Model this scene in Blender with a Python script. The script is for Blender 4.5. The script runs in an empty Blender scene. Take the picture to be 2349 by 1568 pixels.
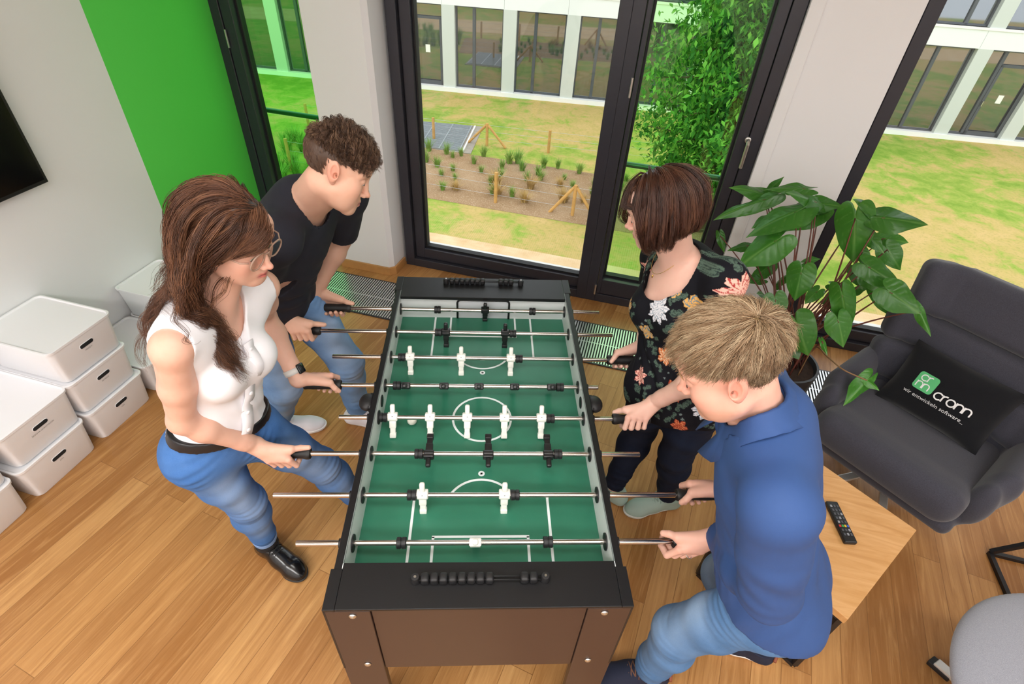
import bpy, bmesh, math, random
import numpy as np
from mathutils import Vector, Matrix, Euler

scene = bpy.context.scene
COL = scene.collection
A = math.radians(17.4)            # the games table is turned by this against the room
CA, SA = math.cos(A), math.sin(A)

def T(x, y, z=0.0):               # table axes -> room axes
    return Vector((x * CA - y * SA, x * SA + y * CA, z))

# ---------------------------------------------------------------- camera, light, exposure
cam_d = bpy.data.cameras.new('camera')
cam_d.sensor_width = 36.0
cam_d.lens = 19.1404
cam_d.clip_start = 0.05
cam_d.clip_end = 300
cam = bpy.data.objects.new('camera', cam_d)
COL.objects.link(cam)
cam.location = T(-0.00916, -1.29246, 2.18554)
cam.rotation_euler = Euler((0.871905, -0.048743, -0.034438 + A), 'XYZ')
scene.camera = cam

world = bpy.data.worlds.new('overcast_sky')
scene.world = world
world.use_nodes = True
wn = world.node_tree
wn.nodes.clear()
w_out = wn.nodes.new('ShaderNodeOutputWorld')
w_bg = wn.nodes.new('ShaderNodeBackground')
w_ramp = wn.nodes.new('ShaderNodeValToRGB')
w_tc = wn.nodes.new('ShaderNodeTexCoord')
w_sep = wn.nodes.new('ShaderNodeSeparateXYZ')
w_ramp.color_ramp.elements[0].position = 0.0
w_ramp.color_ramp.elements[0].color = (0.80, 0.86, 0.95, 1)
w_ramp.color_ramp.elements[1].position = 0.8
w_ramp.color_ramp.elements[1].color = (1.0, 1.0, 1.0, 1)
wn.links.new(w_tc.outputs['Generated'], w_sep.inputs[0])
wn.links.new(w_sep.outputs['Z'], w_ramp.inputs[0])
wn.links.new(w_ramp.outputs[0], w_bg.inputs['Color'])
wn.links.new(w_bg.outputs[0], w_out.inputs[0])
w_bg.inputs['Strength'].default_value = 1.8

scene.view_settings.view_transform = 'Standard'
scene.view_settings.look = 'None'
scene.view_settings.exposure = 0.2
scene.view_settings.gamma = 1.0
scene.view_settings.use_curve_mapping = False
scene.cycles.max_bounces = 7
scene.cycles.diffuse_bounces = 4
scene.cycles.glossy_bounces = 3
scene.cycles.transmission_bounces = 4
scene.cycles.transparent_max_bounces = 16
scene.cycles.caustics_reflective = False
scene.cycles.caustics_refractive = False
scene.cycles.sample_clamp_indirect = 4.0

CEIL = 2.95
def ceiling_fill(x, y, sx, sy, watts):  # added fill light under the ceiling, out of view and without a fixture
    l = bpy.data.lights.new('ceiling_fill_light', 'AREA')
    l.shape = 'RECTANGLE'; l.size = sx; l.size_y = sy
    l.energy = watts; l.color = (1.0, 0.98, 0.955)
    o = bpy.data.objects.new('ceiling_fill_light', l)
    COL.objects.link(o)
    o.location = (x, y, CEIL - 0.05)
FILL_LIGHTS = [(-1.5, -2.7, 1.8, 0.6, 52), (0.5, -2.7, 1.8, 0.6, 52), (2.6, -2.5, 1.8, 0.6, 40), (3.5, -0.3, 1.5, 0.5, 22), (0.4, -0.9, 1.8, 0.6, 22)]
for _l in FILL_LIGHTS: ceiling_fill(*_l)

# ---------------------------------------------------------------- materials
def lin(h):
    h = h.lstrip('#')
    r = []
    for i in (0, 2, 4):
        c = int(h[i:i + 2], 16) / 255
        r.append(c / 12.92 if c <= 0.04045 else ((c + 0.055) / 1.055) ** 2.4)
    return (*r, 1.0)

class NT:
    def __init__(self, name):
        self.m = bpy.data.materials.new(name)
        self.m.use_nodes = True
        self.t = self.m.node_tree
        self.t.nodes.clear()
        self.out = self.n('OutputMaterial')
    def n(self, kind, **kw):
        x = self.t.nodes.new('ShaderNode' + kind)
        for k, v in kw.items(): setattr(x, k, v)
        return x
    def l(self, a, b): self.t.links.new(a, b)
    def bsdf(self, color=(0.8, 0.8, 0.8, 1), rough=0.5, metal=0.0, spec=0.5, **kw):
        b = self.n('BsdfPrincipled')
        b.inputs['Base Color'].default_value = color
        b.inputs['Roughness'].default_value = rough
        b.inputs['Metallic'].default_value = metal
        b.inputs['Specular IOR Level'].default_value = spec
        for k, v in kw.items(): b.inputs[k].default_value = v
        self.l(b.outputs[0], self.out.inputs[0])
        self.b = b
        return b
    def coords(self, scale=(1, 1, 1), rot=(0, 0, 0), kind='Object'):
        tc = self.n('TexCoord'); mp = self.n('Mapping')
        mp.inputs['Scale'].default_value = scale
        mp.inputs['Rotation'].default_value = rot
        self.l(tc.outputs[kind], mp.inputs[0])
        return mp.outputs[0]
    def noise(self, vec, scale=5, detail=3, rough=0.5, dist=0.0):
        x = self.n('TexNoise')
        x.inputs['Scale'].default_value = scale; x.inputs['Detail'].default_value = detail
        x.inputs['Roughness'].default_value = rough; x.inputs['Distortion'].default_value = dist
        self.l(vec, x.inputs['Vector'])
        return x
    def ramp(self, fac, stops):
        r = self.n('ValToRGB')
        el = r.color_ramp.elements
        while len(el) < len(stops): el.new(0.5)
        for e, (p, c) in zip(el, stops): e.position = p; e.color = c
        self.l(fac, r.inputs[0])
        return r.outputs[0]
    def mix(self, a, b, fac, mode='MIX'):
        x = self.n('Mix', data_type='RGBA', blend_type=mode)
        for s, v in ((6, a), (7, b), (0, fac)):
            if hasattr(v, 'links'): self.l(v, x.inputs[s])
            else: x.inputs[s].default_value = v
        return x.outputs[2]
    def bump(self, h, strength=0.2, dist=0.01):
        x = self.n('Bump')
        x.inputs['Strength'].default_value = strength; x.inputs['Distance'].default_value = dist
        self.l(h, x.inputs['Height']); self.l(x.outputs[0], self.b.inputs['Normal'])

def plain(name, hexc, rough=0.5, metal=0.0, spec=0.5, var=0.0, vscale=30, bump=0.0, bscale=400, **kw):
    k = NT(name); c = lin(hexc)
    k.bsdf(c, rough, metal, spec, **kw)
    v = k.coords()
    if var:
        n = k.noise(v, vscale, 4)
        lo = tuple(x * (1 - var) for x in c[:3]) + (1,); hi = tuple(min(1, x * (1 + var)) for x in c[:3]) + (1,)
        k.l(k.ramp(n.outputs[0], [(0.3, lo), (0.7, hi)]), k.b.inputs['Base Color'])
    if bump:
        k.bump(k.noise(v, bscale, 2).outputs[0], bump, 0.002)
    return k.m

def glass_mat(name, tint=(1, 1, 1, 1), refl=0.06):
    k = NT(name)
    tr = k.n('BsdfTransparent'); tr.inputs[0].default_value = tint
    gl = k.n('BsdfGlossy'); gl.inputs['Roughness'].default_value = 0.0
    lw = k.n('LayerWeight'); lw.inputs[0].default_value = 0.25
    mth = k.n('Math', operation='MULTIPLY_ADD'); mth.inputs[1].default_value = 0.5; mth.inputs[2].default_value = refl * 0.5
    k.l(lw.outputs['Fresnel'], mth.inputs[0])
    mx = k.n('MixShader')
    k.l(mth.outputs[0], mx.inputs[0]); k.l(tr.outputs[0], mx.inputs[1]); k.l(gl.outputs[0], mx.inputs[2])
    k.l(mx.outputs[0], k.out.inputs[0])
    return k.m

# ---------------------------------------------------------------- mesh building
class MB:
    def __init__(self):
        self.v = []; self.f = []; self.mi = []; self.n = 0; self.cur = 0
    def add(self, verts, faces, mi=None):
        verts = np.asarray(verts, float).reshape(-1, 3)
        self.v.append(verts)
        k = self.cur if mi is None else mi
        for f in faces:
            self.f.append(tuple(int(i) + self.n for i in f)); self.mi.append(k)
        self.n += len(verts)
        return self
    def box(self, c, s, rot=None, mi=None):
        x, y, z = s[0] / 2, s[1] / 2, s[2] / 2
        p = np.array([(-x, -y, -z), (x, -y, -z), (x, y, -z), (-x, y, -z), (-x, -y, z), (x, -y, z), (x, y, z), (-x, y, z)])
        if rot is not None: p = p @ np.array(rot).T
        return self.add(p + np.array(c), [(3, 2, 1, 0), (4, 5, 6, 7), (0, 1, 5, 4), (1, 2, 6, 5), (2, 3, 7, 6), (3, 0, 4, 7)], mi)
    def span(self, a, b, mi=None):
        a = np.array(a, float); b = np.array(b, float)
        return self.box((a + b) / 2, np.abs(b - a), None, mi)
    def bar(self, a, b, w, h, up=(0, 0, 1), mi=None):       # square bar from a to b
        a = np.array(a, float); b = np.array(b, float); d = b - a; L = np.linalg.norm(d); d = d / L
        u = np.array(up, float)
        if abs(d @ u) > 0.95: u = np.array((1.0, 0, 0))
        s = np.cross(d, u); s /= np.linalg.norm(s); t = np.cross(s, d)
        return self.box((a + b) / 2, (L, w, h), np.stack([d, s, t], 1), mi)
    def tube(self, pts, r, seg=10, cap=True, mi=None, flat=1.0):
        pts = [np.array(p, float) for p in pts]; n = len(pts)
        rr = r if hasattr(r, '__len__') else [r] * n
        t = [(pts[min(i + 1, n - 1)] - pts[max(i - 1, 0)]) for i in range(n)]
        t = [q / (np.linalg.norm(q) + 1e-12) for q in t]
        u = np.array((0, 0, 1.0))
        if abs(t[0] @ u) > 0.9: u = np.array((1.0, 0, 0))
        V = []
        for i in range(n):
            u = u - t[i] * (u @ t[i]); u /= np.linalg.norm(u) + 1e-12
            w = np.cross(t[i], u)
            for k in range(seg):
                a = 2 * math.pi * k / seg
                V.append(pts[i] + rr[i] * (math.cos(a) * u * flat + math.sin(a) * w))
        F = []
        for i in range(n - 1):
            for k in range(seg):
                k2 = (k + 1) % seg
                F.append((i * seg + k, i * seg + k2, (i + 1) * seg + k2, (i + 1) * seg + k))
        if cap:
            F.append(tuple(range(seg - 1, -1, -1))); F.append(tuple((n - 1) * seg + k for k in range(seg)))
        return self.add(V, F, mi)
    def cyl(self, a, b, r, seg=20, mi=None): return self.tube([a, b], r, seg, True, mi)
    def lathe(self, prof, seg=24, origin=(0, 0, 0), axis='z', mi=None):
        V = []
        for r, h in prof:
            for k in range(seg):
                a = 2 * math.pi * k / seg; x, y = r * math.cos(a), r * math.sin(a)
                V.append((x, y, h) if axis == 'z' else ((h, x, y) if axis == 'x' else (y, h, x)))
        n = len(prof); F = []
        for i in range(n - 1):
            for k in range(seg):
                k2 = (k + 1) % seg
                F.append((i * seg + k, i * seg + k2, (i + 1) * seg + k2, (i + 1) * seg + k))
        F.append(tuple(range(seg - 1, -1, -1))); F.append(tuple((n - 1) * seg + k for k in range(seg)))
        return self.add(np.array(V) + np.array(origin), F, mi)
    def prism(self, poly, z0, z1, M=None, mi=None):         # polygon in xy, extruded in z, then M
        n = len(poly)
        V = [(x, y, z0) for x, y in poly] + [(x, y, z1) for x, y in poly]
        F = [tuple(range(n - 1, -1, -1)), tuple(range(n, 2 * n))]
        F += [(i, (i + 1) % n, n + (i + 1) % n, n + i) for i in range(n)]
        V = np.array(V, float)
        if M is not None:
            M = np.array(M, float); V = V @ M[:3, :3].T + M[:3, 3]
        return self.add(V, F, mi)
    def sphere(self, c, r, u=16, v=10, mi=None, R=None):
        r = np.array(r if hasattr(r, '__len__') else (r, r, r), float)
        V = [(0, 0, -1)]; F = []
        for j in range(1, v):
            ph = -math.pi / 2 + math.pi * j / v
            for i in range(u):
                th = 2 * math.pi * i / u
                V.append((math.cos(ph) * math.cos(th), math.cos(ph) * math.sin(th), math.sin(ph)))
        V.append((0, 0, 1)); top = len(V) - 1
        for i in range(u):
            i2 = (i + 1) % u
            F.append((0, 1 + i2, 1 + i)); F.append((top, top - u + i, top - u + i2))
            for j in range(v - 2):
                a = 1 + j * u
                F.append((a + i, a + i2, a + u + i2, a + u + i))
        V = np.array(V) * r
        if R is not None: V = V @ np.array(R).T
        return self.add(V + np.array(c), F, mi)
    def xform(self, M):
        M = np.array(M, float)
        self.v = [p @ M[:3, :3].T + M[:3, 3] for p in self.v]
        return self
    def build(self, name, mats, parent=None, smooth=False, bevel=0.0, bseg=2, loc=None, rotz=0.0, colors=None, autosm=None):
        me = bpy.data.meshes.new(name)
        V = np.concatenate(self.v) if self.v else np.zeros((0, 3))
        me.from_pydata(V.tolist(), [], self.f)
        if not isinstance(mats, (list, tuple)): mats = [mats]
        for m in mats: me.materials.append(m)
        if len(mats) > 1: me.polygons.foreach_set('material_index', np.array(self.mi, dtype=np.int32))
        if smooth: me.polygons.foreach_set('use_smooth', np.ones(len(me.polygons), dtype=bool))
        if autosm is not None:
            me.polygons.foreach_set('use_smooth', np.ones(len(me.polygons), dtype=bool))
            me.set_sharp_from_angle(angle=math.radians(autosm))
        if colors is not None:
            at = me.color_attributes.new('col', 'FLOAT_COLOR', 'POINT')
            c = np.ones((len(V), 4), np.float32); c[:, :3] = colors
            at.data.foreach_set('color', c.ravel())
        me.update()
        return link(name, me, parent, loc, rotz, bevel, bseg)

def link(name, me, parent=None, loc=None, rotz=0.0, bevel=0.0, bseg=2):
    o = bpy.data.objects.new(name, me); COL.objects.link(o)
    if parent is not None: o.parent = parent
    if loc is not None: o.location = loc
    if rotz: o.rotation_euler = (0, 0, rotz)
    if bevel:
        b = o.modifiers.new('edge', 'BEVEL'); b.width = bevel; b.segments = bseg; b.limit_method = 'ANGLE'; b.angle_limit = math.radians(40)
    return o
def tag(o, label, cat, group=None, kind=None):
    o['label'] = label; o['category'] = cat
    if group: o['group'] = group
    if kind: o['kind'] = kind
    return o
def empty(name, loc, rotz=0.0, label=None, cat=None, group=None):
    o = bpy.data.objects.new(name, None); COL.objects.link(o)
    o.location = loc; o.rotation_euler = (0, 0, rotz); o.empty_display_size = 0.05
    if label: tag(o, label, cat, group)
    return o
def struct(o):
    o['kind'] = 'structure'; return o
def copy_tree(o, parent=None):
    c = o.copy(); COL.objects.link(c)
    if parent is not None: c.parent = parent
    for ch in list(o.children): copy_tree(ch, c)
    return c
def rot_z(a):
    c, s = math.cos(a), math.sin(a)
    return np.array([[c, -s, 0], [s, c, 0], [0, 0, 1.0]])
def text_mesh(body, size, extrude=0.0004, align='LEFT', spacing=1.0):   # verts, faces of a line of lettering
    cu = bpy.data.curves.new('lettering', 'FONT')
    cu.body = body; cu.size = size; cu.extrude = extrude; cu.align_x = align; cu.space_character = spacing; cu.resolution_u = 3
    o = bpy.data.objects.new('lettering', cu); COL.objects.link(o)
    bpy.context.view_layer.update()
    me = bpy.data.meshes.new_from_object(o.evaluated_get(bpy.context.evaluated_depsgraph_get()))
    V = np.array([v.co[:] for v in me.vertices]); F = [tuple(p.vertices) for p in me.polygons]
    bpy.data.objects.remove(o); bpy.data.meshes.remove(me); bpy.data.curves.remove(cu)
    return V, F
# ---------------------------------------------------------------- the room
WALLM, WIN = -2.33, 1.93           # left wall, inner face of the window wall
XR, YB = 4.6, -3.6                 # right wall, back wall

def wood_floor_mat():
    k = NT('oak_planks')
    k.bsdf(rough=0.34, spec=0.45)
    v = k.coords(rot=(0, 0, math.radians(-90 + 8)))      # boards run towards the windows
    br = k.n('TexBrick')
    br.offset = 0.37; br.offset_frequency = 2
    for nm, val in (('Scale', 1.0), ('Mortar Size', 0.0012), ('Mortar Smooth', 0.0), ('Bias', 0.0), ('Brick Width', 1.15), ('Row Height', 0.105)):
        br.inputs[nm].default_value = val
    br.inputs['Color1'].default_value = (0, 0, 0, 1); br.inputs['Color2'].default_value = (1, 1, 1, 1); br.inputs['Mortar'].default_value = (0.5, 0.5, 0.5, 1)
    k.l(v, br.inputs['Vector'])
    base = k.ramp(br.outputs['Color'], [(0.0, lin('#9c6a39')), (0.35, lin('#ab7a48')), (0.7, lin('#b6844f')), (1.0, lin('#c0905a'))])
    # grain: noise stretched along the board, shifted from board to board
    sh = k.n('VectorMath', operation='MULTIPLY_ADD')
    k.l(br.outputs['Color'], sh.inputs[0]); sh.inputs[1].default_value = (7, 5, 3); k.l(v, sh.inputs[2])
    mp = k.n('Mapping'); mp.inputs['Scale'].default_value = (1.0, 17, 1); k.l(sh.outputs[0], mp.inputs[0])
    g1 = k.noise(mp.outputs[0], 2.4, 5, 0.6, 1.2)
    mp2 = k.n('Mapping'); mp2.inputs['Scale'].default_value = (5, 150, 1); k.l(sh.outputs[0], mp2.inputs[0])
    g2 = k.noise(mp2.outputs[0], 3.0, 3, 0.6)
    c = k.mix(base, lin('#8f5c2c'), k.ramp(g1.outputs[0], [(0.52, (0, 0, 0, 1)), (0.72, (0.55, 0.55, 0.55, 1))]))
    c = k.mix(c, lin('#e0b074'), k.ramp(g1.outputs[0], [(0.25, (0.45, 0.45, 0.45, 1)), (0.5, (0, 0, 0, 1))]))
    c = k.mix(c, lin('#7d4f26'), k.ramp(g2.outputs[0], [(0.55, (0, 0, 0, 1)), (0.8, (0.4, 0.4, 0.4, 1))]))
    c = k.mix(c, lin('#6d4523'), k.ramp(br.outputs['Fac'], [(0.5, (0, 0, 0, 1)), (1.0, (0.6, 0.6, 0.6, 1))]))
    k.l(c, k.b.inputs['Base Color'])
    k.bump(g2.outputs[0], 0.06, 0.001)
    return k.m

M_floor = wood_floor_mat()
M_white = plain('white_wall_paint', '#e9e9ea', 0.7, bump=0.03, bscale=600)
M_green = plain('green_wall_paint', '#5bd853', 0.6, bump=0.03, bscale=600)
M_ceil = plain('ceiling_paint', '#eeeeee', 0.8)
M_frame = plain('anthracite_frame', '#2c2c34', 0.38, 0.0, 0.5, var=0.05, bump=0.02, bscale=900)
M_gasket = plain('black_gasket', '#111113', 0.6)
M_steel = plain('satin_steel', '#c9c9c6', 0.28, 1.0)
M_sill = plain('white_outer_sill', '#f2f2ee', 0.45)
M_bwood = plain('oak_skirting', '#b98750', 0.45, var=0.12, vscale=12)
M_glass_clear = glass_mat('clear_pane', (0.97, 0.985, 0.98, 1), 0.03)
M_glass_green = glass_mat('green_tinted_pane', (0.62, 0.98, 0.62, 1), 0.03)
M_glass_door = glass_mat('pale_green_pane', (0.78, 0.99, 0.74, 1), 0.03)
M_rail = plain('rail_metal', '#3f6a62', 0.35, 0.6)

struct(MB().box(((WALLM + XR) / 2, (YB + 2.06) / 2, -0.06), (XR - WALLM + 0.3, 2.06 - YB + 0.15, 0.12)).build('floor', M_floor))
wl = struct(MB().box((WALLM - 0.06, (YB + 1.09) / 2, CEIL / 2), (0.12, 1.09 - YB, CEIL)).build('wall_left', M_white))
struct(MB().box((WALLM - 0.06, (1.09 + 2.06) / 2, CEIL / 2), (0.12, 2.06 - 1.09, CEIL)).build('wall_left_green', M_green))
struct(MB().box(((WALLM + XR) / 2, YB - 0.06, CEIL / 2), (XR - WALLM + 0.3, 0.12, CEIL)).build('wall_back', M_white))
struct(MB().box((XR + 0.06, (YB + 2.06) / 2, CEIL / 2), (0.12, 2.06 - YB, CEIL)).build('wall_right', M_white))
struct(MB().box(((WALLM + XR) / 2, (YB + 2.06) / 2, CEIL + 0.06), (XR - WALLM + 0.3, 2.06 - YB + 0.15, 0.12)).build('ceiling', M_ceil))
struct(MB().box(((WALLM + XR) / 2, 2.0, CEIL - 0.125), (XR - WALLM, 0.16, 0.25)).build('wall_front', M_white))

# the two white piers of the window wall
P0, P1, PF, CH = -1.605, -1.215, 1.745, 0.028
pier = MB().prism([(P0, PF), (P1 - CH, PF), (P1, PF + CH), (P1 + 0.01, 2.03), (P0, 2.03)], 0, CEIL - 0.25)
struct(pier.build('wall_pier_left', M_white))
sk = MB().prism([(P0 - 0.014, PF - 0.014), (P1 - CH + 0.006, PF - 0.014), (P1 + 0.014, PF + CH - 0.006), (P1 + 0.022, WIN - 0.016), (P1 + 0.008, WIN - 0.016), (P1 + 0.0005, PF + CH), (P1 - CH, PF - 0.0005), (P0 - 0.0005, PF - 0.0005), (P0 - 0.0005, WIN - 0.016), (P0 - 0.014, WIN - 0.016)], 0, 0.062)
struct(sk.build('baseboard_left', M_bwood, bevel=0.003))
struct(MB().span((0.935, 1.915, 0), (1.405, 2.04, CEIL - 0.25)).build('wall_pier_right', M_white))
struct(MB().span((0.935, 1.895, 0), (1.0, 1.9149, CEIL - 0.25)).build('trim_1', M_white, bevel=0.004))
struct(MB().span((1.0, 1.9, 0), (1.405, 1.9149, 0.062)).build('baseboard_right', M_bwood, bevel=0.003))

def window(name, x0, x1, fl, fr, fb, glass, ztop=2.7, n0=1.916, n1=2.03, sash=False):
    """fixed outer frame with stepped inner bead and one pane; fl/fr/fb = widths of the sides and the foot"""
    root = empty(name, (x0, n0, 0)); struct(root)
    def P(nm, mb, mat, bevel=0.003, par=root):
        return mb.xform(Matrix.Translation((-x0, -n0, 0))).build(nm, mat, par, bevel=bevel)
    o = MB(); w = 0.065
    o.span((x0, n0, 0), (x0 + w, n1, ztop)); o.span((x1 - w, n0, 0), (x1, n1, ztop))
    o.span((x0 + w, n0, 0), (x1 - w, n1, 0.062)); o.span((x0 + w, n0, ztop - w), (x1 - w, n1, ztop))
    P('outer_frame', o, M_frame)
    b = MB(); d = n0 + (0.006 if sash else 0.03)
    gl, gr, gb, gt = x0 + fl, x1 - fr, fb, ztop - 0.12
    e = 0.004
    b.span((x0 + w + e, d, 0.062 + e), (gl - 0.014, n1 - 0.01, ztop - w - e)); b.span((gr + 0.014, d, 0.062 + e), (x1 - w - e, n1 - 0.01, ztop - w - e))
    b.span((gl - 0.014, d, 0.062 + e), (gr + 0.014, n1 - 0.01, gb - 0.014)); b.span((gl - 0.014, d, gt + 0.014), (gr + 0.014, n1 - 0.01, ztop - w - e))
    P('sash' if sash else 'inner_bead', b, M_frame)
    g = MB(); q = n0 + 0.055
    g.span((gl - 0.013, q, gb - 0.013), (gl, n1 - 0.014, gt)); g.span((gr, q, gb - 0.013), (gr + 0.013, n1 - 0.014, gt))
    g.span((gl, q, gb - 0.013), (gr, n1 - 0.014, gb)); g.span((gl - 0.013, q, gt), (gr + 0.013, n1 - 0.014, gt + 0.013))
    P('gasket', g, M_gasket, 0)
    p = MB().span((gl - 0.012, n0 + 0.07, gb - 0.012), (gr + 0.012, n0 + 0.094, gt + 0.012))
    P('pane', p, glass, 0)
    return root, P

def hinge(P, x, n, z, h=0.1):
    m = MB(); m.cyl((x, n, z), (x, n, z + h), 0.007, 12); m.cyl((x, n, z + h * 0.48), (x, n, z + h * 0.52), 0.0078, 12)
    P('hinge', m, M_steel, 0)

w1, P = window('window_1', WALLM, -1.30, 0.155, 0.1, 0.17, M_glass_green, sash=True)
hinge(P, WALLM + 0.073, 1.912, 1.33)
w2, P = window('window_2', -1.19, 0.145, 0.15, 0.06, 0.155, M_glass_clear)
d1, P = window('door_1', 0.145, 0.93, 0.108, 0.138, 0.19, M_glass_door, sash=True)
hinge(P, 0.205, 1.911, 1.34); hinge(P, 0.205, 1.911, 0.06, 0.075)
hd = MB()
hx, hn = 0.862, 1.922
hd.lathe([(0.016, 0), (0.016, 0.008), (0.011, 0.011)], 18, (0, 0, 0), 'y').xform(Matrix.Translation((hx, hn, 1.205)) @ Matrix.Rotation(math.pi, 4, 'Z'))
h2 = MB(); h2.add(np.concatenate(hd.v), hd.f)
h2.tube([(hx, hn - 0.01, 1.205), (hx, hn - 0.045, 1.205), (hx, hn - 0.052, 1.195), (hx, hn - 0.052, 1.07)], 0.0095, 14)
P('handle', h2, M_steel, 0)
w3, P = window('window_3', 1.41, 3.4, 0.075, 0.06, 0.15, M_glass_clear)
struct(MB().span((3.4, 1.916, 0), (XR, 2.04, CEIL - 0.25)).build('wall_front_end', M_white))

for nm, a, b in (('window_4', -1.16, 0.12), ('window_5', 1.44, 3.38)):      # white weathering ledge outside the fixed panes
    struct(MB().span((a, 2.032, 0.03), (b, 2.085, 0.128)).build('trim_2' if nm == 'window_4' else 'trim_3', M_sill, bevel=0.004))

def balustrade(x0, x1, label):
    r = empty('balcony_railing', (x0, 2.14, 0), 0, label, 'railing')
    m = MB().cyl((0, 0, 0.895), (x1 - x0, 0, 0.895), 0.017, 14); m.build('handrail', M_rail, r, autosm=40)
    for q in (0.0, x1 - x0): MB().cyl((q, 0, -0.1), (q, 0, 0.895), 0.012, 10).build('post', M_rail, r, autosm=40)
    MB().span((0.02, -0.006, -0.02), (x1 - x0 - 0.02, 0.006, 0.875)).build('glass_panel', M_glass_clear, r)
balustrade(-2.33, -1.35, 'green handrail and glass balustrade outside the narrow window beside the green wall')
balustrade(0.16, 0.92, 'green handrail and glass balustrade outside the tilting balcony door')

# convector grille along the windows
gx0, gx1, gy0, gy1 = -2.28, 3.4, 1.262, 1.645
M_alu = plain('brushed_aluminium', '#d6d8da', 0.32, 0.9)
M_pit = plain('grille_shaft', '#15181a', 0.7)
gr = empty('floor_grille', ((gx0 + gx1) / 2, (gy0 + gy1) / 2, 0), 0, 'long aluminium floor grille with slats running under the windows', 'floor grille')
q = MB(); cx, cy = (gx0 + gx1) / 2, (gy0 + gy1) / 2
hx, hy = (gx1 - gx0) / 2, (gy1 - gy0) / 2
for s in (-1, 1):
    q.span((-hx, s * hy - 0.006, 0.0), (hx, s * hy + 0.006, 0.007))
    q.span((s * hx - 0.006, -hy, 0.0), (s * hx + 0.006, hy, 0.007))
q.build('frame', M_frame, gr)
MB().span((-hx, -hy, 0.0004), (hx, hy, 0.0014)).build('shaft', M_pit, gr)
q = MB(); i = 0
x = -hx + 0.012
while x < hx:
    q.span((x - 0.0042, -hy + 0.004, 0.0014), (x + 0.0042, hy - 0.004, 0.0075)); x += 0.0168
q.span((-hx, -0.003, 0.002), (hx, 0.003, 0.006))
q.build('slats', M_alu, gr)

# ---------------------------------------------------------------- wall screen
tvx, tvn, tvz = WALLM + 0.045, 0.545, 1.03
t = empty('wall_screen', (WALLM, tvn - 0.62, tvz), 0, 'large black flat screen mounted on the white wall above the boxes', 'screen')
M_tv = plain('screen_frame', '#141416', 0.35)
M_scr = plain('dark_screen', '#07080a', 0.12, spec=0.6)
MB().span((0.012, -0.62, 0), (0.058, 0.60, 0.70)).build('housing', M_tv, t, bevel=0.004)
MB().span((0.0582, -0.605, 0.018), (0.0595, 0.585, 0.685)).build('display', M_scr, t)
MB().span((0.0, -0.2, 0.2), (0.012, 0.2, 0.5)).build('bracket', M_tv, t)

# ---------------------------------------------------------------- white storage boxes along the wall
M_box = plain('white_plastic', '#f0f0f3', 0.42, spec=0.4)
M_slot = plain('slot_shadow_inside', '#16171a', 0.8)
M_print = plain('label_print', '#77777a', 0.7)
def rrect(x0, x1, y0, y1, r, n=4):
    pts = []
    for cx_, cy_, a0 in ((x1 - r, y1 - r, 0), (x0 + r, y1 - r, 90), (x0 + r, y0 + r, 180), (x1 - r, y0 + r, 270)):
        for i in range(n + 1):
            a = math.radians(a0 + 90 * i / n); pts.append((cx_ + r * math.cos(a), cy_ + r * math.sin(a)))
    return pts
BW, BD, BH = 0.334, 0.425, 0.188
def loft(mb, rings, cap0=True, cap1=True, mi=None):
    n = len(rings[0]); V = [p for r in rings for p in r]; F = []
    for i in range(len(rings) - 1):
        for k in range(n):
            k2 = (k + 1) % n
            F.append((i * n + k, i * n + k2, (i + 1) * n + k2, (i + 1) * n + k))
    if cap0: F.append(tuple(range(n - 1, -1, -1)))
    if cap1: F.append(tuple((len(rings) - 1) * n + k for k in range(n)))
    mb.add(V, F, mi)
def storage_box(label, word, loc, rz=0.0, lid=True):
    """front face towards +x at x=0; runs back to -BD; width along y"""
    r = empty('storage_box', loc, rz, label, 'storage box', 'white lidded storage boxes along the wall')
    hw = BW / 2
    def ring(z, ins, rad=0.03): return [(x, y, z) for x, y in rrect(-BD + ins, -ins, -hw + ins, hw - ins, rad)]
    b = MB()
    loft(b, [ring(0.0, 0.020), ring(0.006, 0.016), ring(BH - 0.02, 0.006), ring(BH - 0.012, 0.004)])
    b.build('body', M_box, r, autosm=35)
    l = MB()
    loft(l, [ring(BH - 0.0119, 0.001), ring(BH - 0.001, 0.0), ring(BH, 0.002), ring(BH, 0.008, 0.026), ring(BH - 0.007, 0.012, 0.026)])
    if lid: l.build('lid', M_box, r, autosm=35)
    def slot(w, h, zc, x, dx):
        pts = rrect(-w / 2, w / 2, -h / 2, h / 2, h / 2 - 1e-4, 6)
        return [(x, py, zc + pz) for py, pz in pts], [(x + dx, py * 1.12, zc + pz * 1.25) for py, pz in pts]
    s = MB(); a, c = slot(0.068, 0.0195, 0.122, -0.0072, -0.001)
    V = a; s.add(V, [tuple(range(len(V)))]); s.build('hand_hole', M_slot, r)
    e = MB(); a1, c1 = slot(0.068, 0.0195, 0.122, -0.0066, -0.004); n = len(a1)
    e.add(a1 + c1, [(i, (i + 1) % n, n + (i + 1) % n, n + i) for i in range(n)]); e.build('hole_rim', M_box, r, smooth=True)
    if word:
        V, F = text_mesh(word, 0.0102, 0.0, 'CENTER')
        V = np.stack([np.full(len(V), 0.0004) + -0.0076 - (0.0 * V[:, 1]), V[:, 0], V[:, 1] + 0.094], 1)
        V[:, 0] += (V[:, 2] - 0.1) * 0.06
        MB().add(V, F).build('name_label', M_print, r)
    return r
FX = -1.90
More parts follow.
